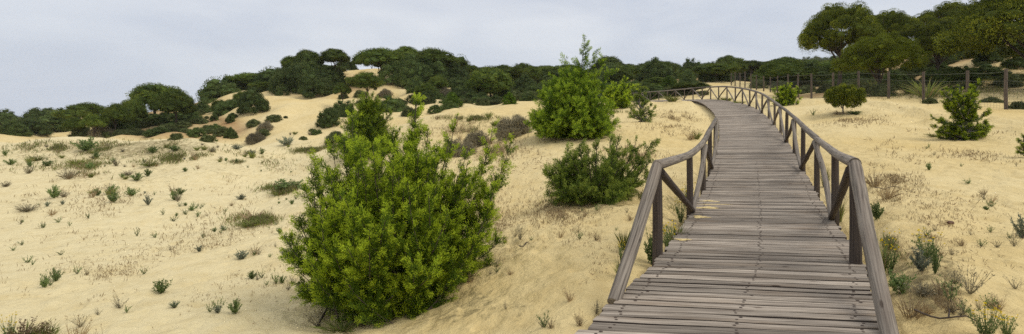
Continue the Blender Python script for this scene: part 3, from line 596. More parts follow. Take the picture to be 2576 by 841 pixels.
SH = [ # bushes with no visible trunk
 ('mnd','dense round bush at the far left end of the tree line, second row',46,105,299,337,84),('mnd','low broad dark bush at the left edge behind the sand strip',0,68,309,342,80),
 ('mnd','dark far bush at the left frame edge above the round bushes',-10,44,293,325,120),('mnd','long dark thicket on the horizon behind the round bushes at left',92,175,296,330,130),
 ('low','green bush at the right end of the far sand strip on the left',180,232,318,344,76),('hth','greyish low bush beside the far sand strip on the left',225,285,319,346,66),
 ('mnd','dark undergrowth bush filling the gap under the touching pair of pines',255,330,310,345,64),('mnd','dark bush under the tallest left pine beside its trunk',330,395,293,330,74),
 ('low','rough undergrowth bush between the left pines and the sandy gully',395,440,300,332,70),('mnd','dark bush right of the thin-trunked pine on the left rise',440,492,288,322,73),
 ('low','pale bush low on the left rise below the thin-trunked pine',426,463,328,352,57),('low','round green bush at the foot of the left rise, nearest the sand crest',502,544,334,358,52),
 ('low','small green bush on the gully slope above the one nearest the sand crest',500,533,306,330,60),('mnd','rounded bush at the left end of the hill thicket',482,531,261,297,80),
 ('rnd','light green round crown in the middle of the hill thicket',530,577,252,288,78),('mnd','dark bush below the light green crown of the hill thicket',552,610,268,304,75),
 ('rnd','dark round tree on the right of the hill thicket above the gully',585,640,231,278,80),('mnd','tall dark tree-like bush at the top left of the hill thicket',515,600,203,264,92),
 ('mnd','dark bush rising behind the right of the hill thicket',592,648,199,240,96),('mnd','dark bush on the ridge left of the hilltop clump',604,664,198,240,98),
 ('mnd','broad dark bush on the ridge next to the hilltop clump',634,720,180,238,96),('mnd','tall dark mass of shrub at the left front of the hilltop clump',703,775,165,246,88),
 ('mnd','dark shrub mass filling the middle of the hilltop clump',740,812,150,240,89),('mnd','bush at the foot of the hilltop clump nearest the sand slope',770,832,191,243,84),
 ('mnd','dark bush under the hilltop umbrella pine with the bare trunk',806,862,175,215,90),('low','low scrub on the bare ridge between the two hilltop groups',860,905,186,215,88),
 ('low','scrub bush at the head of the sand slope left of the lone pine',826,870,200,232,82),('low','dark low bush at the foot of the tiny umbrella pine',845,880,233,250,68),
 ('hth','grey bush right behind the lone round-headed pine',948,990,212,245,74),('low','scrub patch under the lone round-headed pine',885,930,225,245,70),
 ('mnd','dark bush in the left half of the undergrowth below the right hilltop group',962,1020,160,205,88),('mnd','dark bush in the middle of the undergrowth below the right hilltop group',1005,1066,148,204,87),
 ('mnd','dark bush in the right half of the undergrowth below the right hilltop group',1050,1120,158,206,87),('low','green low bush at the upper rim of the sand gap',994,1038,194,217,84),
 ('mnd','dark bush right of the hilltop group where the wood begins',1106,1190,168,212,90),('rnd','small round tree top above the wood beginning right of the hilltop',1162,1208,164,196,98),
 ('mnd','dark bush left of the large round bushy pine',1130,1182,200,245,82),('hth','grey green scrub below the wood left of the large round pine',1095,1150,212,250,78),
 ('mnd','dark bush under the left side of the large round pine',1120,1180,228,258,74),('rnd','round tree behind the top of the large round bushy pine',1248,1290,165,200,104),
 ('mnd','dark bush between the large round pine and the pointed juniper',1290,1350,195,240,86),('mnd','broad dark bush at the foot of the middle wood before the pointed juniper',1310,1385,212,256,74),
 ('low','low bush at the foot of the large round pine on its right',1270,1315,228,254,72),('mnd','dark thicket below the left edge of the middle wood',1060,1110,225,258,72),
 ('brt','bright green cone-shaped cedar bush in the sand gap below the middle wood',1111,1162,229,270,62),('brt','small bright cedar bush by the far edge of the sand ridge',1262,1300,234,264,58),
 ('low','small dark bush between the bright cedar bush and the large pine',1158,1190,245,262,64),('low','small round bush at the ridge edge left of the small bright cedar',1205,1240,252,266,60),
 ('mnd','dark tall bush on the gully side left of the tapering dark juniper',805,852,278,330,58),('mnd','dark bush higher up the gully left of the tapering dark juniper',832,892,260,298,62),
 ('mnd','bushy dark scrub right behind the tapering dark juniper',950,1020,250,300,58),('low','green scrub bush on the gully rim right of the tapering dark juniper',1005,1056,258,293,56),
 ('low','scrub bush low in the gully just left of the tapering dark juniper',822,870,300,352,50),
 ('mnd','dark bush at the top of the shrub cluster on the sand gully',604,662,228,282,70),('low','bush in the upper left of the shrub cluster on the sand gully',618,658,276,318,64),
 ('hth','brownish grey bush in the middle of the shrub cluster on the sand gully',645,690,284,330,62),('low','bush on the right side of the shrub cluster on the sand gully',668,708,266,306,65),
 ('hth','dead brown bush at the lower end of the shrub cluster on the sand gully',618,668,322,360,55),('low','green bush low in the shrub cluster on the sand gully',640,684,308,345,58),
 ('low','small round bush alone on the sand right of the gully shrub cluster',711,726,289,299,66),('low','first of the small round bushes on the valley floor, highest up',773,793,321,333,56),
 ('low','pale green low round bush on the valley floor left of the dark one',750,774,336,354,50),('mnd','dark low wide bush on the valley floor by the tapering juniper',779,812,331,350,51),
 ('low','bright low bush on the valley floor beneath the tapering juniper',812,868,336,362,46),
 ('hth','grey spiky dead bush on the near ridge left of the pointed juniper',1238,1345,283,346,23),('hth','smaller grey dead bush on the slope left of the larger spiky one',1160,1236,328,372,21),
 ('hth','brown dead scrub low on the slope by the big juniper',1110,1200,352,392,19),
 ('mnd','dark rounded bush behind the far bend of the boardwalk railing',1723,1760,200,222,90),('mnd','broad dark bush in the wood behind the far boardwalk',1784,1834,176,208,100),
 ('brt','fresh green feathery cedar behind the far end of the boardwalk railing',1655,1708,194,240,72),('low','small green bush right behind the railing at the far bend',1755,1785,214,242,66),
 ('low','dark shrub behind the fence under the front pine',2232,2290,222,258,44),('low','scrub bush right of the front pine trunk behind the fence',2290,2340,205,240,52),
 ('mnd','dark green bush on the hillside between the near pine trunks',2330,2400,185,235,55),('low','dark green bush high on the sandy bank under the giant pine',2440,2490,146,175,52),
 ('hth','brown bush high on the sandy bank at the far right',2500,2560,130,160,51),('low','green bush on the bank above the fence wire at the right',2450,2500,168,195,47),
 ('mnd','dark bush at the right edge on the bank above the fence',2520,2600,160,198,44),('low','low green bush on the ground under the fence at the right',2465,2525,242,270,29),
 ('low','silvery low bush at the lower right end of the fence',2536,2590,250,280,26),('low','grey green bush at the foot of the fourth fence post from the right',2318,2362,243,268,30),
 ('low','dark scrub under the large spreading pine behind the fence',2050,2110,205,240,50),('mnd','dark bush behind the trunk of the large spreading pine',2100,2170,190,235,58),
 ('low','green scrub behind the fence left of the large spreading pine',2000,2052,200,238,56),('low','olive scrub at the dip of the fence behind the small green juniper',1935,1990,196,228,66),
 ('low','scrub at the fence corner left of the dip',1880,1930,196,222,74),('low','wide low green scrub behind the fence at the right',2390,2460,205,245,40),
 ('low','grassy green scrub behind the fence at the far right edge',2480,2575,205,240,38),
]
for k, (kind, lab, x0, x1, y0, y1, Y) in enumerate(SH):
    if kind in ('low', 'hth', 'brt') and x0 < 1900:
        p = gat((x0+x1)/2, y1-2)
        if p is not None and .55*Y < p[1] < 1.8*Y: Y = float(p[1])
    nm = {'rnd': 'round_tree', 'hth': 'dead_bush', 'low': 'heath_shrub', 'brt': 'young_cedar', 'mnd': 'evergreen_bush'}[kind]
    tree(nm, lab, 'tree' if kind == 'rnd' else 'bush', kind, k % (2 if kind in ('hth', 'brt') else 3), x0, x1, y0, y1, Y, wood=(kind == 'rnd'))
# far wood on the skyline right of the middle, and the hills behind it
g = np.random.default_rng(5)
def scatter(n_, xr, Yr, hr, wr, kinds, label, cat, group, name):
    for i in range(n_):
        Y = g.uniform(*Yr); x = g.uniform(*xr); X = (x-CX)/F*Y; gg = gz(X, Y); h = g.uniform(*hr); w = g.uniform(*wr)
        kind = kinds[g.integers(len(kinds))]; v = int(g.integers(3))
        yt = HY-(gg+h-EYE)/Y*F; yb = HY-(gg+h*(.45 if kind == 'umb' else .25)-EYE)/Y*F
        if name == 'bush': nm_, ct_ = {'mnd': ('evergreen_bush', 'bush'), 'low': ('heath_shrub', 'shrub'), 'rnd': ('round_tree', 'tree'), 'umb': ('stone_pine', 'pine tree')}[kind]
        else: nm_, ct_ = name, cat
        tree(nm_, label, ct_, kind, v, x-w/2/Y*F, x+w/2/Y*F, yt, yb, Y, group, wood=(kind in ('umb', 'rnd')))
scatter(62, (1360, 2150), (95, 150), (2.5, 4.2), (5, 9), ['mnd', 'rnd', 'mnd'], 'dark round bush in the low wood behind the fence and the pointed juniper', 'bush', 'bushes of the low wood', 'bush')
scatter(60, (1360, 2200), (150, 240), (4, 6.5), (7, 12), ['umb', 'rnd', 'rnd'], 'far-off round-headed pine of the wood on the skyline', 'pine tree', 'pines of the far wood', 'stone_pine')
scatter(26, (1950, 2150), (70, 100), (1.6, 2.8), (5, 9), ['umb', 'mnd'], 'light green flat-topped scrub pine behind the fence left of the near pines', 'bush', 'scrub behind the fence', 'scrub_pine')
scatter(34, (1900, 2250), (520, 700), (6, 10), (14, 26), ['mnd'], 'pale blue-green tree clump on the distant hill', 'tree', 'trees on the distant hill', 'far_tree')
scatter(34, (1060, 1420), (100, 150), (3, 5), (6, 10), ['mnd', 'rnd'], 'dark round bush deep in the middle wood below the skyline', 'bush', 'bushes deep in the middle wood', 'bush')
scatter(26, (560, 1160), (92, 108), (2, 3.4), (4, 7), ['mnd', 'rnd'], 'dark evergreen shrub on the crown of the dune hill among the taller pines', 'bush', 'shrubs on the hilltop', 'bush')
scatter(10, (500, 600), (52, 74), (.4, 1.1), (.8, 2.4), ['low', 'low', 'mnd'], 'small round shrub on the gully sand at the foot of the hill', 'bush', 'little shrubs of the gully', 'bush')
scatter(5, (900, 1160), (50, 84), (.4, 1.2), (.8, 2.6), ['low', 'low', 'mnd'], 'small round shrub dotting the sand hollow behind the tapering juniper', 'bush', 'little shrubs of the hollow', 'bush')
scatter(60, (1380, 1740), (68, 96), (.8, 2.2), (2.5, 5.5), ['mnd', 'low', 'mnd', 'rnd'], 'rounded bush in the thicket right behind the far boardwalk railing', 'bush', 'thicket behind the far railing', 'bush')
scatter(34, (1040, 1370), (64, 88), (.7, 1.8), (2, 4.5), ['mnd', 'low'], 'rounded dark bush at the lower edge of the middle wood', 'bush', 'lower edge of the middle wood', 'bush')
scatter(6, (-60, 160), (95, 150), (3, 4.6), (6, 11), ['mnd'], 'dark bush in the line of scrub on the left horizon', 'bush', 'scrub on the left horizon', 'bush')
scatter(55, (262, 500), (60, 78), (.4, 1.1), (1.4, 3.4), ['low', 'mnd'], 'low dark shrub in the undergrowth beneath the left-hand pines', 'bush', 'undergrowth of the left grove', 'bush')
scatter(46, (2130, 2600), (38, 68), (.5, 1.5), (1.2, 3.4), ['low', 'mnd', 'low'], 'low green shrub on the wooded bank behind the fence', 'bush', 'shrubs on the bank behind the fence', 'bush')

# ------------------------------------------------------------------ junipers: stems, side shoots, sprays of small scale leaves
def juniper(name, label, cat, base, tips, env, mat, nstem=40, shoot=.45, leafn=15, lsz=.03, wid=.030, rise=.0, trunkr=.022, barkm='bark', spacing=.06, up=.5, seed=0, spread_base=.1, extra=None):
    """base: world point; tips: list of offsets (metres); env: function h(0..1)->radius fraction; extra: (H, R)"""
    g = np.random.default_rng(seed); H, R = extra; mw = MB(); ml = MB()
    T = [np.array(t, float) for t in tips]
    for i in range(nstem):
        a = g.uniform(0, 6.283); h = g.uniform(.03, 1)**1.1; r = env(h)*R*g.uniform(.6, 1.04)
        T.append(np.array([r*math.cos(a), r*math.sin(a), h*H]))
    C = []; D = []; Lf = []; UU = []
    for i, tip in enumerate(T):
        sh = g.normal()*.09; hz = np.hypot(tip[0], tip[1]); z0 = min(max(tip[2]*rise-.05, -.03), tip[2]*.92)
        s = np.array([g.normal()*spread_base*R*(1-rise), g.normal()*spread_base*R*(1-rise), z0])
        m_ = s*.45+tip*.55; m_[2] = s[2]+(tip[2]-s[2])*(.30 if up > 0 else .6); m_[:2] = s[:2]+(tip[:2]-s[:2])*.68
        t = np.linspace(0, 1, 14)[:, None]; Pt = (1-t)**2*s+2*t*(1-t)*m_+t*t*tip
        Pt += np.cumsum(g.normal(size=Pt.shape)*.008*H/2.5, axis=0)*t
        ln = np.linalg.norm(np.diff(Pt, axis=0), axis=1).sum(); r0 = trunkr*(.5+.5*ln/H)
        tube(mw, Pt, np.linspace(r0, .004, 14), 5, cap=False)
        ns = max(4, int(ln*.85/spacing)); tt = g.uniform(.16, 1, ns)
        for q in tt:
            p = np.array([np.interp(q, t[:, 0], Pt[:, k]) for k in range(3)]); q2 = min(q+.05, 1)
            d = nrm(np.array([np.interp(q2, t[:, 0], Pt[:, k]) for k in range(3)])-np.array([np.interp(q-.05, t[:, 0], Pt[:, k]) for k in range(3)]))
            hue = g.normal()*.10+sh
            side = nrm(np.cross(d, g.normal(size=3))); sd = nrm(d*.75+side*.9+np.array([0, 0, .35*up]))
            L = shoot*(1-.55*q)*g.uniform(.25, 1.3)
            k = max(5, int(leafn*L/shoot*1.6)); u = np.linspace(.05, 1, k)
            sub = nrm(np.cross(sd, g.normal(size=3)))
            # the shoot curves up and carries flat little sprays on both sides
            line = p+sd*L*u[:, None]+np.array([0, 0, .18*L*up])*(u**2)[:, None]
            for e in (-1, 0, 1):
                for rep in range(3):
                    w = L*.30*(1-u*.8)*g.uniform(.25, 1, k)*e
                    c = line+sub*w[:, None]+g.normal(size=(k, 3))*wid*.45
                    UU.append(u*.75+.25*q+g.normal(size=k)*.10+hue); C.append(c); D.append(nrm(sd+sub*e*.8+g.normal(size=(k, 3))*.30+np.array([0, 0, .4*up])))
            if i < 60 and L > shoot*.45:
                tube(mw, [p, p+sd*L*.5, p+sd*L*.9+[0, 0, .1*L]], [.006, .004, .002], 3, cap=False)
    C = np.concatenate(C); D = np.concatenate(D); UU = np.concatenate(UU); keep = C[:, 2] > -.05; C = C[keep]; D = D[keep]; new = UU[keep] > .69
    for sel, mi in ((~new, 0), (new, 1)): leaves(ml, C[sel], D[sel], lsz*1.35*g.uniform(.6, 1.35, int(sel.sum())), lsz*.30, mi)

    r = empty(name, tuple(base)); tag(r, label, cat)
    link('foliage', ml.mesh('juniper_foliage', [M[mat], M[{'juniper': 'tip', 'cedar_mid': 'tip_mid', 'juniper_dark': 'tip_dark'}[mat]]]), r); link('stems', mw.mesh('stems', [M[barkm]]), r)
    return r, len(C)
def at(x, y, Y=None):
    if Y is None: return gat(x, y)
    X = (x-CX)/F*Y; return np.array([X, Y, gz(X, Y)])
def off(base, x, y, dy=0):            # offset of the tip seen at (x, y), dy metres behind the base
    Y = base[1]+dy; return W(x, y, Y)-base
b0 = at(985, 762, 7.1)
tips = [off(b0, *q) for q in [(1054,238,.1),(1052,250,.15),(1046,280,0),(1060,330,.2),(1145,285,.3),(1130,345,.0),(1240,318,.4),(1225,390,.2),(1288,362,.1),(1262,430,0),(880,300,.3),(872,345,.1),(905,330,.5),(840,375,.3),(795,400,.1),(800,440,-.3),(762,475,.2),(752,560,0),
        (1180,380,.1),(1165,420,-.4),(1100,370,-.2),(1080,420,-.5),(1010,400,-.3),(960,380,.1),(940,430,-.4),(1245,520,0),(1262,600,.2),(1250,470,-.3),(735,640,0),(728,600,.3),(745,700,-.2),(760,745,-.3),(1240,660,.2),(1200,690,-.2),(1020,350,.5),(985,330,.2)]]
cnt = juniper('juniper_bush', 'largest bright yellow-green juniper bush in the foreground left of the boardwalk', 'juniper bush', b0, tips, lambda h: (min(1, .62+1.2*h) if h < .62 else 1.0-(h-.62)*1.5), 'juniper', nstem=220, extra=(2.3, 1.36), shoot=.34, lsz=.026, spacing=.038, seed=1, leafn=18, spread_base=.25, trunkr=.017)
b1 = at(925, 384, 27.5)
cnt2 = juniper('juniper_tree', 'dark green tapering juniper standing behind the big yellow-green bush', 'juniper', b1, [off(b1, 935, 232), off(b1, 905, 246, .2), off(b1, 963, 256, .3), off(b1, 885, 270, .2), off(b1, 980, 285), off(b1, 865, 295), off(b1, 948, 240)], lambda h: max(.05, (1-h)**.7), 'cedar_mid', nstem=130, extra=(3.0, 1.75), shoot=.7, lsz=.075, spacing=.11, rise=.55, seed=2, leafn=12, wid=.07)
b2 = at(1438, 338, 19.5)
t2 = [off(b2, *q) for q in [(1471,92,.2),(1468,130,.2),(1474,165,.1),(1497,133,.3),(1518,155,.2),(1424,142,0),(1426,172,.2),(1490,190,0),(1545,175,.3),(1450,180,-.2),(1400,190,.2)]]
cnt3 = juniper('juniper_tree', 'green juniper with a long pointed leader rising against the sky on the ridge', 'juniper', b2, t2, lambda h: min(1, 1.12*(1-h)**.5)*(1 if h > .12 else .85), 'cedar_mid', nstem=230, extra=(2.45, 1.85), shoot=.55, lsz=.052, spacing=.085, rise=.45, seed=3, leafn=13, wid=.05)
b3 = at(1497, 498, 9.8)
t3 = [off(b3, *q) for q in [(1367,430,0),(1385,455,-.3),(1375,480,-.1),(1400,425,.2),(1455,362,.3),(1500,345,.2),(1560,338,.2),(1600,350,0),(1634,360,.1),(1636,400,-.1),(1630,440,0),(1600,455,-.3),(1535,350,-.2),(1430,390,0),(1480,375,-.2),(1575,372,-.4),(1612,385,.4),(1545,385,-.6)]]
cnt4 = juniper('juniper_bush', 'dark green low spreading juniper bush between the big bush and the left railing', 'juniper bush', b3, t3, lambda h: .9*math.sqrt(max(0, 1-(h-.35)**2/.6)), 'juniper_dark', nstem=46, extra=(.95, .95), shoot=.32, lsz=.032, spacing=.042, seed=4, leafn=15, up=.4)
b5 = at(1552, 270, 36)
juniper('juniper_bush', 'yellow-green juniper just right of the pointed one by the far boardwalk', 'juniper bush', b5, [off(b5, 1575, 200), off(b5, 1598, 215)], lambda h: (1-h*.6), 'juniper', nstem=55, extra=(1.7, 1.35), shoot=.6, lsz=.08, spacing=.12, rise=.3, seed=5, leafn=10, wid=.07)
b6 = at(1611, 306, 25.5)
juniper('small_tree', 'sparse young tree with thin leaning trunk on the sand before the far boardwalk', 'tree', b6, [off(b6, *q) for q in [(1622,222,0),(1600,225,.2),(1632,228,-.1),(1640,262,0),(1652,268,.2),(1638,285,0),(1585,272,.1),(1582,290,0),(1590,228,.3),(1610,215,0),(1595,250,0)]], lambda h: .5 if h < .35 else .22, 'juniper_dark', nstem=15, extra=(1.5, 1.2), shoot=.36, lsz=.06, spacing=.12, rise=.5, seed=6, leafn=9, trunkr=.05, barkm='bark_grey', wid=.05)
b7 = at(1978, 262, 33)
juniper('juniper_bush', 'small bright green juniper behind the right railing near the fence dip', 'juniper bush', b7, [off(b7, *q) for q in [(1958,208,0),(1985,212,.1),(2012,222,0),(2010,248,0),(1945,225,0),(1940,250,0),(2004,262,0)]], lambda h: .85-.45*h, 'juniper', nstem=46, extra=(1.25, .85), shoot=.4, lsz=.065, spacing=.09, rise=.3, seed=7, leafn=10, wid=.05)
b8 = at(2425, 347, 17.5)
juniper('juniper_tree', 'two-tiered bright green young juniper on the sand at the right', 'juniper', b8, [off(b8, *q) for q in [(2462,210,0),(2440,218,.1),(2410,218,0),(2380,222,0),(2372,232,-.1),(2398,228,.2),(2452,232,-.1),(2350,300,0),(2348,318,.1),(2365,302,-.2),(2482,285,0),(2490,318,.1),(2478,340,0),(2390,262,0),(2450,262,.1),(2360,330,-.1)]],
        lambda h: (.95-.6*h if h < .42 else .34 if h < .6 else .62 if h < .9 else .35), 'juniper', nstem=62, extra=(1.62, .82), shoot=.26, lsz=.040, spacing=.055, rise=.72, seed=8, leafn=12, trunkr=.05, barkm='bark_grey', wid=.035)
b9 = at(2600, 395, 13.2)
juniper('juniper_bush', 'bit of a green juniper reaching in at the right frame edge', 'juniper bush', b9, [off(b9, 2562, 352), off(b9, 2558, 378), off(b9, 2570, 335)], lambda h: .8, 'juniper', nstem=16, extra=(.6, .35), shoot=.22, lsz=.035, spacing=.06, rise=.3, seed=9, leafn=10)
# little ball-headed pine on the track side: its own crown of needles
bp = at(2121, 282, 27); r = empty('young_pine', tuple(bp)); tag(r, 'little ball-headed pine with a short bare grey trunk on the sand by the track', 'pine tree')
w = 84/F*27
CR['ball'] = crown(90, 'round', 230, 170, .050, M['pine_near'], .72, core=False, cr=(.05, .11), lw=.22)
link('crown', CR['ball'], r, (0, 0, EYE-(276-HY)/F*27-bp[2]), (w, w, (276-213)/F*27/.72)); link('trunk', trunk(91, 9, .34, M['bark_grey']), r, (0, 0, 0), (w*.8, w*.8, 45/F*27))

# ------------------------------------------------------------------ small plants
def plant(seed, kind):
    g = np.random.default_rng(seed); mb = MB(); ms = []
    def blades(n_, h, sp, wd, mat, lean=.35):
        for i in range(n_):
            a = g.uniform(0, 6.283); r0 = g.uniform(0, sp)*.4; b = np.array([r0*math.cos(a), r0*math.sin(a), -.02]); L = h*g.uniform(.5, 1.05); ln = lean*g.uniform(.2, 1.5)
            d = np.array([math.cos(a+g.normal()*.5)*ln, math.sin(a+g.normal()*.5)*ln, 1]); d = d/np.linalg.norm(d)
            m_ = b+d*L*.55; e = m_+nrm(d+np.array([math.cos(a)*ln, math.sin(a)*ln, -.15*lean]))*L*.5; s_ = nrm(np.cross(d, g.normal(size=3)))*wd
            mb.add([b-s_, b+s_, m_+s_*.8, e, m_-s_*.8], [[0, 1, 2, 3, 4]], mat)
    def stems(n_, h, lean, leafn, ls, mat, smat, rad=.006):
        for i in range(n_):
            a = g.uniform(0, 6.283); ln = lean*g.uniform(.1, 1.3); L = h*g.uniform(.55, 1.05)
            e = np.array([math.cos(a)*ln, math.sin(a)*ln, 1]); e = nrm(e)*L; m_ = e*.5+g.normal(size=3)*.06*h; t = np.linspace(0, 1, 6)[:, None]
            Pt = 2*t*(1-t)*m_+t*t*e; Pt[:, 2] -= .02; tube(mb, Pt, np.linspace(rad, rad*.4, 6), 3, smat, cap=False)
            if leafn:
                q = g.uniform(.15, 1, leafn); C = np.stack([np.interp(q, t[:, 0], Pt[:, k]) for k in range(3)], 1)
                leaves(mb, C, g.normal(size=(leafn, 3))+nrm(e)*.9, ls*g.uniform(.6, 1.3, leafn), ls*.4, mat)
    if kind == 'green': stems(26, 1, .9, 26, .16, 0, 1, .012); ms = [M['green'], M['stem']]
    if kind == 'silver': stems(30, 1, .9, 26, .14, 0, 1, .012); ms = [M['silver'], M['bark_grey']]
    if kind == 'grass': blades(110, 1, .5, .013, 0, .55); blades(30, 1.1, .5, .01, 1, .6); ms = [M['grass'], M['dry']]
    if kind == 'straw': blades(34, 1, .4, .012, 0, .5); stems(8, 1.1, .5, 10, .08, 0, 0, .008); ms = [M['dry']]
    if kind == 'sprig': stems(9, 1, .9, 15, .15, 0, 1, .014); ms = [M['green'], M['bark']]
    if kind == 'twig': stems(22, 1, 1.0, 5, .10, 0, 0, .010); ms = [M['greydry']]
    if kind == 'flower':
        stems(22, .9, .75, 22, .09, 0, 1, .008); ms = [M['green'], M['stem'], M['yellow']]
        for i in range(22):
            a = g.uniform(0, 6.28); c = np.array([math.cos(a)*g.uniform(.1, .6), math.sin(a)*g.uniform(.1, .6), g.uniform(.55, 1.05)]); k = 5
            an = np.arange(k)*6.283/k; leaves(mb, np.repeat(c[None], k, 0), np.stack([np.cos(an), np.sin(an), .3+0*an], 1), .052, .045, 2)
            tube(mb, [c*[.25, .25, 0], c*[.7, .7, .6], c], .005, 3, 1, cap=False)
    if kind == 'seed':                                           # tall brown seed heads over green blades
        blades(150, .75, .6, .010, 0, .35); stems(26, 1, .35, 18, .07, 1, 1, .006); ms = [M['grass'], M['debris']]
    if kind == 'dead': stems(60, 1, 1.1, 3, .1, 0, 0, .009); blades(40, .9, .5, .01, 0, .9); ms = [M['greydry']]
    return mb.mesh(kind+'_plant', ms)
PL = {k: [plant(100+10*i+j, k) for j in range(3)] for i, k in enumerate(['green', 'silver', 'grass', 'straw', 'sprig', 'twig', 'flower', 'seed', 'dead'])}
def put(kind, x, y, wpx, hpx, label, group=None, name=None, cat=None, Y=None):
    p = gat(x, y) if Y is None else at(x, y, Y)
    if p is None: return
    h = hpx/F*p[1]; w = wpx/F*p[1]
    nm, ct = {'green': ('green_tuft', 'tuft'), 'silver': ('silvery_tuft', 'tuft'), 'grass': ('grass_tuft', 'grass tuft'), 'straw': ('dry_grass_tuft', 'dry grass'), 'sprig': ('sand_sprig', 'plant'),
              'twig': ('twiggy_plant', 'plant'), 'flower': ('flowering_weed', 'flowers'), 'seed': ('seeding_grass', 'grass tuft'), 'dead': ('dead_bush', 'bush')}[kind]
    s = w/(1.5 if kind in ('green', 'silver', 'twig', 'dead', 'sprig', 'flower') else 1.1)
    o = link(name or nm, PL[kind][int(rng.integers(3))], None, tuple(p), (s, s, h), rng.uniform(0, 6.28)); tag(o, label, cat or ct, group)
    return o
LS = 'on the sand slope at the left'
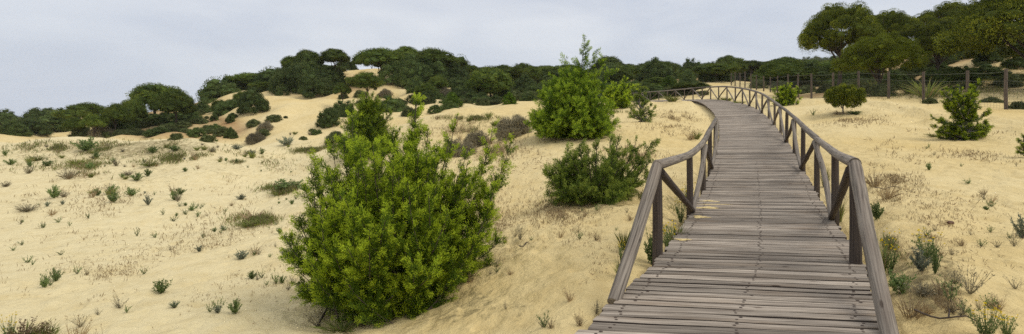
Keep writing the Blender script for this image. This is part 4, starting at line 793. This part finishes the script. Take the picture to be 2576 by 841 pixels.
PLANTS = [
 ('green',218,380,70,34,'broad dark green clump on the left crest, biggest of the crest tufts'),('green',335,476,0,0,None),
 ('green',345,455,40,22,'dense dark green tuft below the middle of the left crest'),('dead',322,442,44,16,'grey dead tuft just above the dense dark green tuft on the left slope'),
 ('dead',172,450,56,34,'large brown dead tuft on the left slope'),('green',28,415,34,16,'green tuft near the left frame edge, upper one'),('dead',14,470,34,18,'dark tuft at the left frame edge, lower one'),
 ('grass',92,405,46,18,'pair of low green tufts left of the crest clump'),('green',120,418,40,16,'low dark tuft right below the pair left of the crest clump'),('grass',192,414,50,20,'pale green tuft under the left crest'),
 ('green',242,400,26,22,'upright green tuft under the broad crest clump'),('dead',292,418,22,26,'dark upright tuft between the crest clump and dense tuft'),('green',385,385,34,20,'brown green tuft at mid crest'),
 ('green',440,380,46,16,'bright green patchy tuft right of mid crest'),('grass',378,418,60,14,'low wide green tuft below mid crest'),('green',466,432,20,12,'small green tuft on the brown patch of the crest'),
 ('green',245,492,30,20,'olive tuft in the middle of the left slope'),('green',330,494,42,22,'rounded green tuft right of the olive tuft on the left slope'),('silver',372,516,26,26,'tall green tuft standing lowest of the mid slope trio'),
 ('green',452,490,34,18,'rounded green tuft halfway between crest and big bush'),('silver',606,502,34,14,'pale rounded tuft in the valley left of the big bush'),('straw',582,518,22,14,'olive dry tuft left below the pale rounded tuft'),
 ('dead',70,532,66,24,'wide grey dead tuft low on the left slope'),('straw',130,542,34,18,'dry green tuft right beside the wide grey dead tuft'),('sprig',147,560,28,16,'green sprig under the wide grey dead tuft'),
 ('sprig',175,568,16,14,'small green sprig right of the sprig under the grey tuft'),('sprig',222,550,22,18,'leafy sprig left of the tall green tuft'),('sprig',437,557,28,16,'leafy sprig at mid slope'),('sprig',452,520,18,14,'small sprig above the leafy mid-slope sprig'),
 ('green',482,530,24,12,'low green tuft at mid slope'),('sprig',497,543,24,16,'leaning sprig at mid slope right of the low tuft'),('sprig',410,541,18,18,'upright sprig at mid slope left'),('sprig',345,595,20,26,'tall sprig with two shoots on the left slope'),
 ('sprig',390,598,32,16,'spreading green sprig right of the two-shoot sprig'),('sprig',554,588,18,18,'upright green sprig left of the grass bank'),('sprig',510,600,18,20,'thin green sprig left below the upright one'),
 ('straw',640,555,110,34,'long dry grassy clump on the bank left of the big bush'),('grass',625,570,80,20,'green lower edge of the grassy bank clump left of the big bush'),
 ('green',725,478,110,26,'wide green grass bank in the valley left of the big bush'),('green',770,482,50,18,'dark green end of the grass bank next to the big bush'),('grass',700,490,60,16,'pale front of the grass bank in the valley'),
 ('silver',607,653,42,28,'bluish leafy plant left of the big bush'),('straw',640,640,50,26,'dry stalks right beside the bluish leafy plant'),('green',703,588,22,18,'small dark tuft left of the big bush'),
 ('silver',715,645,26,22,'silvery sprig touching the left side of the big bush'),('twig',725,730,34,36,'twiggy pale plant left of the big bush foot'),
 ('green',405,738,52,36,'upright light green plant alone on the lower left sand'),('twig',300,775,50,40,'wispy green plant lowest on the left sand'),('sprig',318,787,30,22,'small leafy plant beside the wispy lowest one'),('twig',247,792,26,22,'wispy plant left of the lowest pair'),
 ('sprig',362,690,28,22,'leafy sprig on the lower left sand'),('twig',218,692,34,24,'thin dry plant on the lower left sand'),('sprig',153,642,26,14,'dark sprig on the lower left sand'),('sprig',70,660,36,22,'leaning leafy sprig near the left edge'),
 ('sprig',34,630,22,14,'small leafy sprig near the left edge'),('sprig',55,617,26,14,'sprig above the leaning one near the left edge'),('sprig',82,667,20,14,'low sprig beside the leaning one near the left edge'),('twig',430,630,26,18,'thin green plant at mid left sand'),
 ('silver',633,390,34,16,'silvery tuft at the foot of the crest by the valley'),('silver',596,376,38,14,'low tuft at the right end of the crest'),
 ('seed',60,868,150,68,'clump of green grass with brown seed heads in the lower left corner'),('seed',112,862,90,60,'right half of the seeding grass clump in the lower left corner'),
 ('straw',190,880,90,90,'tall pale grass stalks beside the seeding clump in the lower left corner'),('straw',250,885,80,60,'thin tall grass stalks right of the lower left clump'),('flower',25,862,60,70,'yellow flowers in the lower left corner'),
 # round the big bush and the slope to the boardwalk
 ('silver',1108,748,60,40,'silver grey tuft at the right foot of the big bush'),('green',1060,752,80,40,'bluish weeds under the right side of the big bush'),('green',1000,778,80,36,'bluish weeds under the middle of the big bush'),
 ('grass',860,832,110,26,'bright low grass under the left foot of the big bush'),('twig',800,822,90,60,'dry stalky weeds with violet flowers at the left foot of the big bush'),('green',900,815,80,30,'green weeds at the base of the big bush left of centre'),
 ('straw',1180,710,70,40,'dry grass at the right foot of the big bush'),('twig',1308,603,50,46,'grey twiggy dead plant on the slope right of the big bush'),('straw',1270,610,30,20,'dry stalks left of the grey twiggy plant'),
 ('flower',1400,520,60,32,'low yellow-flowered weeds left of the low spreading juniper'),('grass',1450,512,70,20,'thin green grass under the left side of the low spreading juniper'),('grass',1560,500,90,26,'grass under the right side of the low spreading juniper'),
 ('straw',1600,470,60,30,'dry grass right of the low spreading juniper'),('silver',1530,505,40,18,'silvery low plant in front of the low spreading juniper'),
 ('straw',1738,352,46,34,'straw coloured grass tuft on the sand inside the boardwalk bend'),('grass',1752,350,28,26,'green part of the grass tuft inside the boardwalk bend'),
 ('silver',1806,372,24,20,'small grey green round plant against the left edge of the boardwalk'),('grass',1800,372,16,34,'grass growing at the end post of the left railing'),
 ('flower',1680,640,60,90,'tall leafy weed with yellow flowers at the second left post'),('green',1640,665,60,90,'leafy weed climbing the first left post'),('flower',1712,560,50,80,'yellow-flowered weed behind the first left brace'),
 ('flower',1728,520,60,60,'yellow-flowered weed behind the second left post'),('grass',1700,620,60,70,'pale grass behind the first left brace'),('grass',1560,700,40,60,'thin weed at the foot of the left end strut'),
 ('flower',1562,660,30,60,'thin stalks with yellow flowers left of the left end strut'),('twig',1500,790,50,40,'small leafy twig on the sand by the lower left plank ends'),('silver',1770,470,30,26,'leafy weed at the third left post'),
 ('grass',1570,628,40,60,'grey green thistle stalk left of the first left post'),
 ('twig',1295,596,30,30,'brown twigs beside the grey twiggy dead plant'),
 # right side
 ('green',1612,300,0,0,None),
 ('green',2204,552,44,46,'dark green leafy little shrub right of the first right brace'),('green',2336,428,20,20,'small bright green plant on the right sand'),('sprig',2478,548,0,0,None),
 ('flower',2238,690,60,110,'dense green weed with yellow flowers behind the right end strut'),('grass',2215,690,50,110,'tall green grass behind the right end strut'),('green',2262,740,80,60,'low broad-leaved weed right of the right end strut'),
 ('silver',2315,682,60,60,'grey green leafy shrub on the right sand'),('green',2352,690,30,80,'upright leafy stem beside the grey green shrub at right'),('flower',2330,650,90,70,'yellow flowers on long stalks above the grey green shrub'),
 ('twig',2440,740,90,90,'sprawling twiggy brown plant on the lower right sand'),('twig',2400,715,60,50,'thin wiry plant left of the sprawling twiggy one'),('straw',2290,800,120,70,'matted dry grass right of the right end strut foot'),
 ('dead',2320,745,110,40,'grey matted dead twigs beside the right end strut'),('flower',2480,850,110,90,'loose yellow-flowered plant in the lower right corner'),('flower',2530,850,70,70,'small yellow-flowered plant at the right of the lower right corner'),
 ('silver',2572,600,50,70,'blue grey leafy bush cut by the right frame edge'),('twig',2550,620,40,50,'brown twigs beside the bush at the right frame edge'),('sprig',2495,520,34,22,'low green sprig at the mid right sand'),
 ('green',2480,528,22,10,'tiny grey green cushion beside the low sprig at mid right'),('sprig',2510,470,0,0,None),('straw',2205,440,0,0,None),
 ('straw',2200,470,70,50,'thin dry grass behind the right railing at the second brace'),('straw',2230,500,70,50,'thin dry grass behind the first right brace'),('straw',2140,480,0,0,None),
 ('grass',2110,560,30,90,'grass growing through under the first right brace'),('grass',2075,470,24,60,'grass tuft at the third right post'),
 ('sprig',2045,290,22,20,'small twiggy plant between the railing and the little ball-headed pine'),('green',2150,288,60,10,'low green mat under the little ball-headed pine'),('straw',2105,288,50,10,'dry grass under the little ball-headed pine'),
 ('grass',2350,345,40,12,'low grass left of the two-tiered juniper'),('silver',2395,352,30,12,'grey low plant at the foot of the two-tiered juniper'),
 ('sprig',2435,462,40,14,'brown green sprig at mid right sand'),('sprig',2540,600,20,20,'little sprig near the bush at the right frame edge'),
 ('grass',1780,262,0,0,None),('grass',1690,256,50,22,'grassy tuft on the inner side of the far boardwalk'),('grass',1825,256,44,16,'grass at the foot of the far railing posts left of the bend'),('grass',1860,264,30,14,'green weeds at the foot of the railing at the bend'),
 ('grass',1740,256,40,8,'low grass along the inner edge of the far boardwalk'),('grass',2330,245,90,52,'large fountain of pale reed grass behind the fence'),('grass',2290,235,60,36,'smaller pale reed grass left of the large one behind the fence'),('grass',2190,232,80,36,'reedy grass under the front pine behind the fence'),
 ('grass',1690,240,60,30,'bright grass behind the far boardwalk railing'),('dead',1290,340,90,60,'bare grey thorny branches of the spiky ridge bush'),('dead',1200,360,60,44,'bare grey branches of the smaller ridge bush'),
 ('silver',722,366,54,26,'pale green rounded tuft on the valley floor'),
]
for k, x, y, w_, h_, lab in [p[:6] for p in PLANTS]:
    if lab: put(k, x, y, w_, h_, lab, Y=(33 if 'reed' in lab and False else None))
# repeats: little sprigs over the sand, one object each
g = np.random.default_rng(11)
def region(n_, xr, yr, kinds, size, label, group, dens=None):
    c = 0; tries = 0; x, y = g.uniform(*xr), g.uniform(*yr)
    while c < n_ and tries < n_*8:
        tries += 1; x, y = (g.uniform(*xr), yr[0]+(yr[1]-yr[0])*g.random()**1.25) if (c == 0 or g.random() < .4) else (x+g.normal()*34, y+g.normal()*9)
        if not (xr[0] < x < xr[1] and yr[0] < y < yr[1]): continue
        if dens and g.random() > dens(x, y): continue
        p = gat(x, y)
        if p is None or p[1] > 60: continue
        s = g.uniform(*size); k = kinds[g.integers(len(kinds))]
        if put(k, x, y, s/p[1]*F*1.1, s/p[1]*F*g.uniform(.7, 1.1), label, group): c += 1
def bush_off(x, y): return 0. if ((700 < x < 1300 and y > 380) or x > 1500+(841-y)*.1-60 and x < 2300) else 1.
region(85, (0, 780), (400, 835), ['sprig', 'sprig', 'twig', 'green', 'silver'], (.10, .24), 'small green sprig on the open sand left of the big bush', 'sprigs on the left sand')
region(60, (0, 700), (362, 520), ['straw', 'grass', 'dead', 'green'], (.22, .5), 'low scruffy tuft on the grassy upper part of the left crest', 'tufts on the left crest')
region(28, (1200, 1600), (520, 830), ['sprig', 'straw', 'twig'], (.07, .18), 'little dry sprig on the sand between the big bush and the boardwalk', 'sprigs between bush and boardwalk', lambda x, y: 0 if x < 1300-(y-520)*.5 or x > 1690-(y-520)*.75 else 1)
region(40, (2230, 2575), (330, 830), ['sprig', 'straw', 'twig'], (.07, .20), 'little sprig on the sand right of the boardwalk', 'sprigs on the right sand')
region(26, (700, 1250), (295, 390), ['straw', 'grass', 'dead'], (.3, .6), 'dry scruffy tuft on the sand ridge behind the big bush', 'tufts on the middle ridge')

# ground cover nobody could count: short grass, dry stalks, twig litter
def cover(name, n_, kind, ells, h, label, cat, xr=None, ymax=60):
    mb = MB(); C = []; 
    while len(C) < n_:
        e = ells[g.integers(len(ells))]; a = g.uniform(0, 6.283); r_ = min(abs(g.normal())*.55+.05, 1.6)
        x = e[0]+e[2]*r_*math.cos(a); y = e[1]+e[3]*r_*math.sin(a)
        if y > 860 or x < -60 or x > 2640: continue
        i = int(np.clip(np.searchsorted(us, (x-CX)/F)-1, 0, len(us)-2)); k = int(np.argmax(YPIX[:, i] <= y))
        if k < 1 or Ys[k] > ymax: C.append(None); continue
        u = (x-CX)/F; t = (YPIX[k-1, i]-y)/(YPIX[k-1, i]-YPIX[k, i]+1e-9); Y = Ys[k-1]+(Ys[k]-Ys[k-1])*min(max(t, 0), 1)
        dd = np.hypot(DC[::8, 0]-u*Y, DC[::8, 1]-Y).min()
        if dd < 1.45: C.append(None); continue
        pn = float(vnoise(np.array([u*Y*.55]), np.array([Y*.38]), 31)[0]+.6*vnoise(np.array([u*Y*1.9]), np.array([Y*1.1]), 32)[0])
        if pn < -.02+g.normal()*.06: C.append(None); continue
        C.append((u*Y, Y, gz(u*Y, Y), e[4] if len(e) > 4 else 1))
    C = [c for c in C if c]; P_ = np.array([c[:3] for c in C]); sc_ = np.array([c[3] for c in C])*np.clip(P_[:, 1]/9, .7, 2.2)
    m_ = len(P_)
    if kind == 'blade':
        for rep in range(3):
            Q = P_+g.normal(size=(m_, 3))*[.03, .03, 0]*sc_[:, None]; Q[:, 2] -= .01
            leaves(mb, Q, np.stack([g.normal(size=m_)*.45, g.normal(size=m_)*.45, np.ones(m_)], 1), h*sc_*g.uniform(.5, 1.2, m_), h*.10*sc_, int(rep == 1))
    else:
        Q = P_.copy(); Q[:, 2] += .008
        leaves(mb, Q, np.stack([g.normal(size=m_), g.normal(size=m_), g.uniform(-.05, .35, m_)], 1), h*sc_*g.uniform(.4, 1.6, m_), h*.2*sc_, 0)
    return mb
GR = [(330,368,240,18),(300,380,200,16),(140,372,130,14),(450,400,160,28),(590,410,110,24),(640,556,60,14),(730,480,70,12),(780,380,70,8),(840,372,60,10),(480,425,120,22),(250,420,200,30),
      (1180,300,90,6),(1560,498,90,10),(1450,512,60,8),(1700,600,26,50),(1720,540,24,34),(2250,720,40,60),(2225,640,24,60),(1500,285,60,5),(870,820,70,14),(1240,335,70,20),(2350,225,200,22),(2350,235,200,16),(2150,232,110,10),(2480,215,90,35),(2000,225,60,9),(2480,190,90,30)]
mb = cover('dune_grass', 30000, 'blade', GR, .11, '', ''); o = link('dune_grass', mb.mesh('dune_grass', [M['grass'], M['dry']])); tag(o, 'thin low grass greening the crests and banks of the sand', 'grass', kind='stuff')
DRY = [(300,520,420,160),(200,440,260,70),(600,420,160,50),(560,600,300,180),(1250,560,120,150),(1400,540,140,60),(1450,660,160,120),(1150,330,120,40),(1250,380,120,50),(2250,450,110,110),(2350,560,200,200),(2430,400,200,120),(2320,760,110,70),(2330,760,80,60),(1700,300,110,40),(2130,300,130,20),(300,700,400,120),(1600,400,100,60),(2230,640,50,90)]
mb = cover('dry_stalks', 11000, 'blade', DRY, .085, '', ''); o = link('dry_stalks', mb.mesh('dry_stalks', [M['dry'], M['dry']])); tag(o, 'thin dry stalks and seedlings scattered over the sand', 'dry stalks', kind='stuff')
mb = cover('twig_litter', 7000, 'flat', DRY+[(300,640,460,160),(2420,520,200,200),(1450,700,160,100),(1030,790,240,30),(1350,420,160,90),(1500,340,150,30),(2300,790,130,50),(2300,720,120,60),(1560,520,120,20)], .05, '', ''); o = link('twig_litter', mb.mesh('twig_litter', [M['debris']])); tag(o, 'brown bits of twig and leaf litter lying on the sand', 'litter', kind='stuff')
# sand blown onto the planks
mb = MB()
for (x, y, sx, sy) in ((1782, 503, .16, .12), (1776, 520, .22, .10), (1762, 545, .12, .10), (1792, 512, .3, .03), (1716, 606, .10, .05)):
    Y = 1.62/(y-HY)*F; c = W(x, y, Y); j = np.hypot(DC[:, 0]-c[0], DC[:, 1]-c[1]).argmin(); c[2] = DC[j, 2]+.004
    an = np.linspace(0, 2*np.pi, 28, endpoint=False); rr = 1+.3*np.sin(3*an+x)+.15*np.sin(7*an+y)+rng.normal(size=28)*.1
    ring = c+np.stack([np.cos(an)*sx*rr, np.sin(an)*sy*rr, 0*an], 1); sx = 0; Vv = np.concatenate([ring, ring*.5+c*.5+[0, 0, .007], [c+[0, 0, .009]]])
    fs = [[k, (k+1) % 28, 28+(k+1) % 28, 28+k] for k in range(28)]; mb.add(Vv, fs, 0, smooth=True); mb.add(Vv[28:], [[k, (k+1) % 28, 28] for k in range(28)], 0, smooth=True)
o = link('sand_drift', mb.mesh('sand_drift', [M['sand']])); tag(o, kind='structure')
# fallen twigs and a stone
def small(name, x, y, L, label, cat, ang=.3, stone=False):
    p = gat(x, y); mb = MB()
    if stone:
        iv, ifc = ico(); k = 1+.12*rng.normal(size=len(iv)); mb.add(iv*k[:, None]*[L, L*.7, L*.5]+[0, 0, L*.3], ifc, 0)
    else:
        t = np.linspace(-1, 1, 9); tube(mb, np.stack([t*L*math.cos(ang), t*L*math.sin(ang), .02+.02*np.sin(t*4)+.02*rng.random(9)], 1), np.linspace(.010, .004, 9), 5)
        tube(mb, [[0, 0, .02], [L*.3, L*.3, .06], [L*.45, L*.55, .05]], [.007, .004, .002], 4)
    tag(link(name, mb.mesh(name, [M['stone' if stone else 'bark']]), None, tuple(p)), label, cat)
small('stone', 2390, 563, .05, 'single small reddish brown stone on the right sand', 'stone', stone=True)
small('fallen_twig', 2385, 806, .22, 'dark crooked fallen twig on the lower right sand', 'twig', -.5)
small('fallen_twig', 2236, 476, .30, 'thin grey fallen twig behind the railing on the right sand', 'twig', .1)
small('fallen_twig', 1320, 620, .14, 'little dark twig on the sand right of the big bush', 'twig', .9)

# ------------------------------------------------------------------ camera, light, sky
cam = bpy.data.cameras.new('camera'); co = bpy.data.objects.new('camera', cam); COL.objects.link(co); sc.camera = co
co.location = (0, 0, EYE); co.rotation_euler = (math.pi/2, 0, 0); cam.sensor_width = 36; cam.lens = 18; cam.clip_end = 5000; cam.clip_start = .05
cam.shift_y = -(420.5-HY)/2575
SUN_EL, SUN_AZ = math.radians(52), math.radians(105)         # azimuth from north (+Y) clockwise: high, behind the viewer to the right
sl = bpy.data.lights.new('sun', 'SUN'); so = bpy.data.objects.new('sun', sl); COL.objects.link(so); sl.energy = 1.5; sl.angle = math.radians(30); sl.color = (1, .96, .9)
d = Vector((math.sin(SUN_AZ)*math.cos(SUN_EL), math.cos(SUN_AZ)*math.cos(SUN_EL), math.sin(SUN_EL))); so.rotation_euler = d.to_track_quat('Z', 'Y').to_euler(); so.location = (0, 0, 30)
wd = bpy.data.worlds.new('World'); sc.world = wd; wd.use_nodes = True; nt = wd.node_tree; ns = nt.nodes; lk = nt.links; ns.clear()
sky = ns.new('ShaderNodeTexSky'); sky.sky_type = 'NISHITA'; sky.sun_disc = False; sky.sun_elevation = SUN_EL; sky.sun_rotation = SUN_AZ; sky.air_density = 1.2; sky.dust_density = 3
tc = ns.new('ShaderNodeTexCoord'); sx = ns.new('ShaderNodeSeparateXYZ'); lk.new(tc.outputs['Generated'], sx.inputs[0])
mp = ns.new('ShaderNodeMapping'); mp.inputs['Scale'].default_value = (1, 1, 3.2); lk.new(tc.outputs['Generated'], mp.inputs[0])
nz = ns.new('ShaderNodeTexNoise'); nz.inputs['Scale'].default_value = 2.8; nz.inputs['Distortion'].default_value = .4; nz.inputs['Detail'].default_value = 5; nz.inputs['Roughness'].default_value = .5; lk.new(mp.outputs[0], nz.inputs['Vector'])
rp = ns.new('ShaderNodeValToRGB'); rp.color_ramp.elements[0].position = .3; rp.color_ramp.elements[0].color = (.655, .695, .79, 1); rp.color_ramp.elements[1].position = .68; rp.color_ramp.elements[1].color = (.905, .91, .935, 1); lk.new(nz.outputs['Fac'], rp.inputs[0])
hz = ns.new('ShaderNodeValToRGB'); e = hz.color_ramp.elements; e[0].position = -.0; e[0].color = (.82, .89, .97, 1); e[1].position = .35; e[1].color = (1, 1, 1, 1); lk.new(sx.outputs['Z'], hz.inputs[0])
mu = ns.new('ShaderNodeMix'); mu.data_type = 'RGBA'; mu.blend_type = 'MULTIPLY'; mu.inputs[0].default_value = 1; lk.new(rp.outputs[0], mu.inputs[6]); lk.new(hz.outputs[0], mu.inputs[7])
sm = ns.new('ShaderNodeVectorMath'); sm.operation = 'SCALE'; sm.inputs[3].default_value = .1; lk.new(sky.outputs[0], sm.inputs[0])
mx = ns.new('ShaderNodeMix'); mx.data_type = 'RGBA'; mx.inputs[0].default_value = .88; lk.new(sm.outputs[0], mx.inputs[6]); lk.new(mu.outputs[2], mx.inputs[7])
bg = ns.new('ShaderNodeBackground'); bg.inputs['Strength'].default_value = 1.0; lk.new(mx.outputs[2], bg.inputs[0]); ow = ns.new('ShaderNodeOutputWorld'); lk.new(bg.outputs[0], ow.inputs['Surface'])
HAZE = 1
if HAZE:
    mb = MB(); x0, x1, y0, y1, z0, z1 = -2900, 2900, -420, 1450, ZG.min()-2, ZG.max()+16
    Vb = [[x, y, z] for z in (z0, z1) for y in (y0, y1) for x in (x0, x1)]
    mb.add(Vb, [[0, 2, 3, 1], [4, 5, 7, 6], [0, 1, 5, 4], [2, 6, 7, 3], [0, 4, 6, 2], [1, 3, 7, 5]])
    m = bpy.data.materials.new('haze'); m.use_nodes = True; nt = m.node_tree; nt.nodes.clear(); v = nt.nodes.new('ShaderNodeVolumePrincipled'); v.inputs['Color'].default_value = (.95, .975, 1, 1); v.inputs['Density'].default_value = .00012
    ou = nt.nodes.new('ShaderNodeOutputMaterial'); nt.links.new(v.outputs[0], ou.inputs['Volume'])
    tag(link('haze', mb.mesh('haze', [m])), kind='stuff')
sc.render.engine = 'CYCLES'; sc.cycles.use_denoising = False; sc.cycles.max_bounces = 5; sc.cycles.diffuse_bounces = 3; sc.cycles.transmission_bounces = 3; sc.cycles.volume_bounces = 1
vs = sc.view_settings; vs.view_transform = 'Standard'; vs.look = 'None'; vs.exposure = 0; vs.gamma = 1
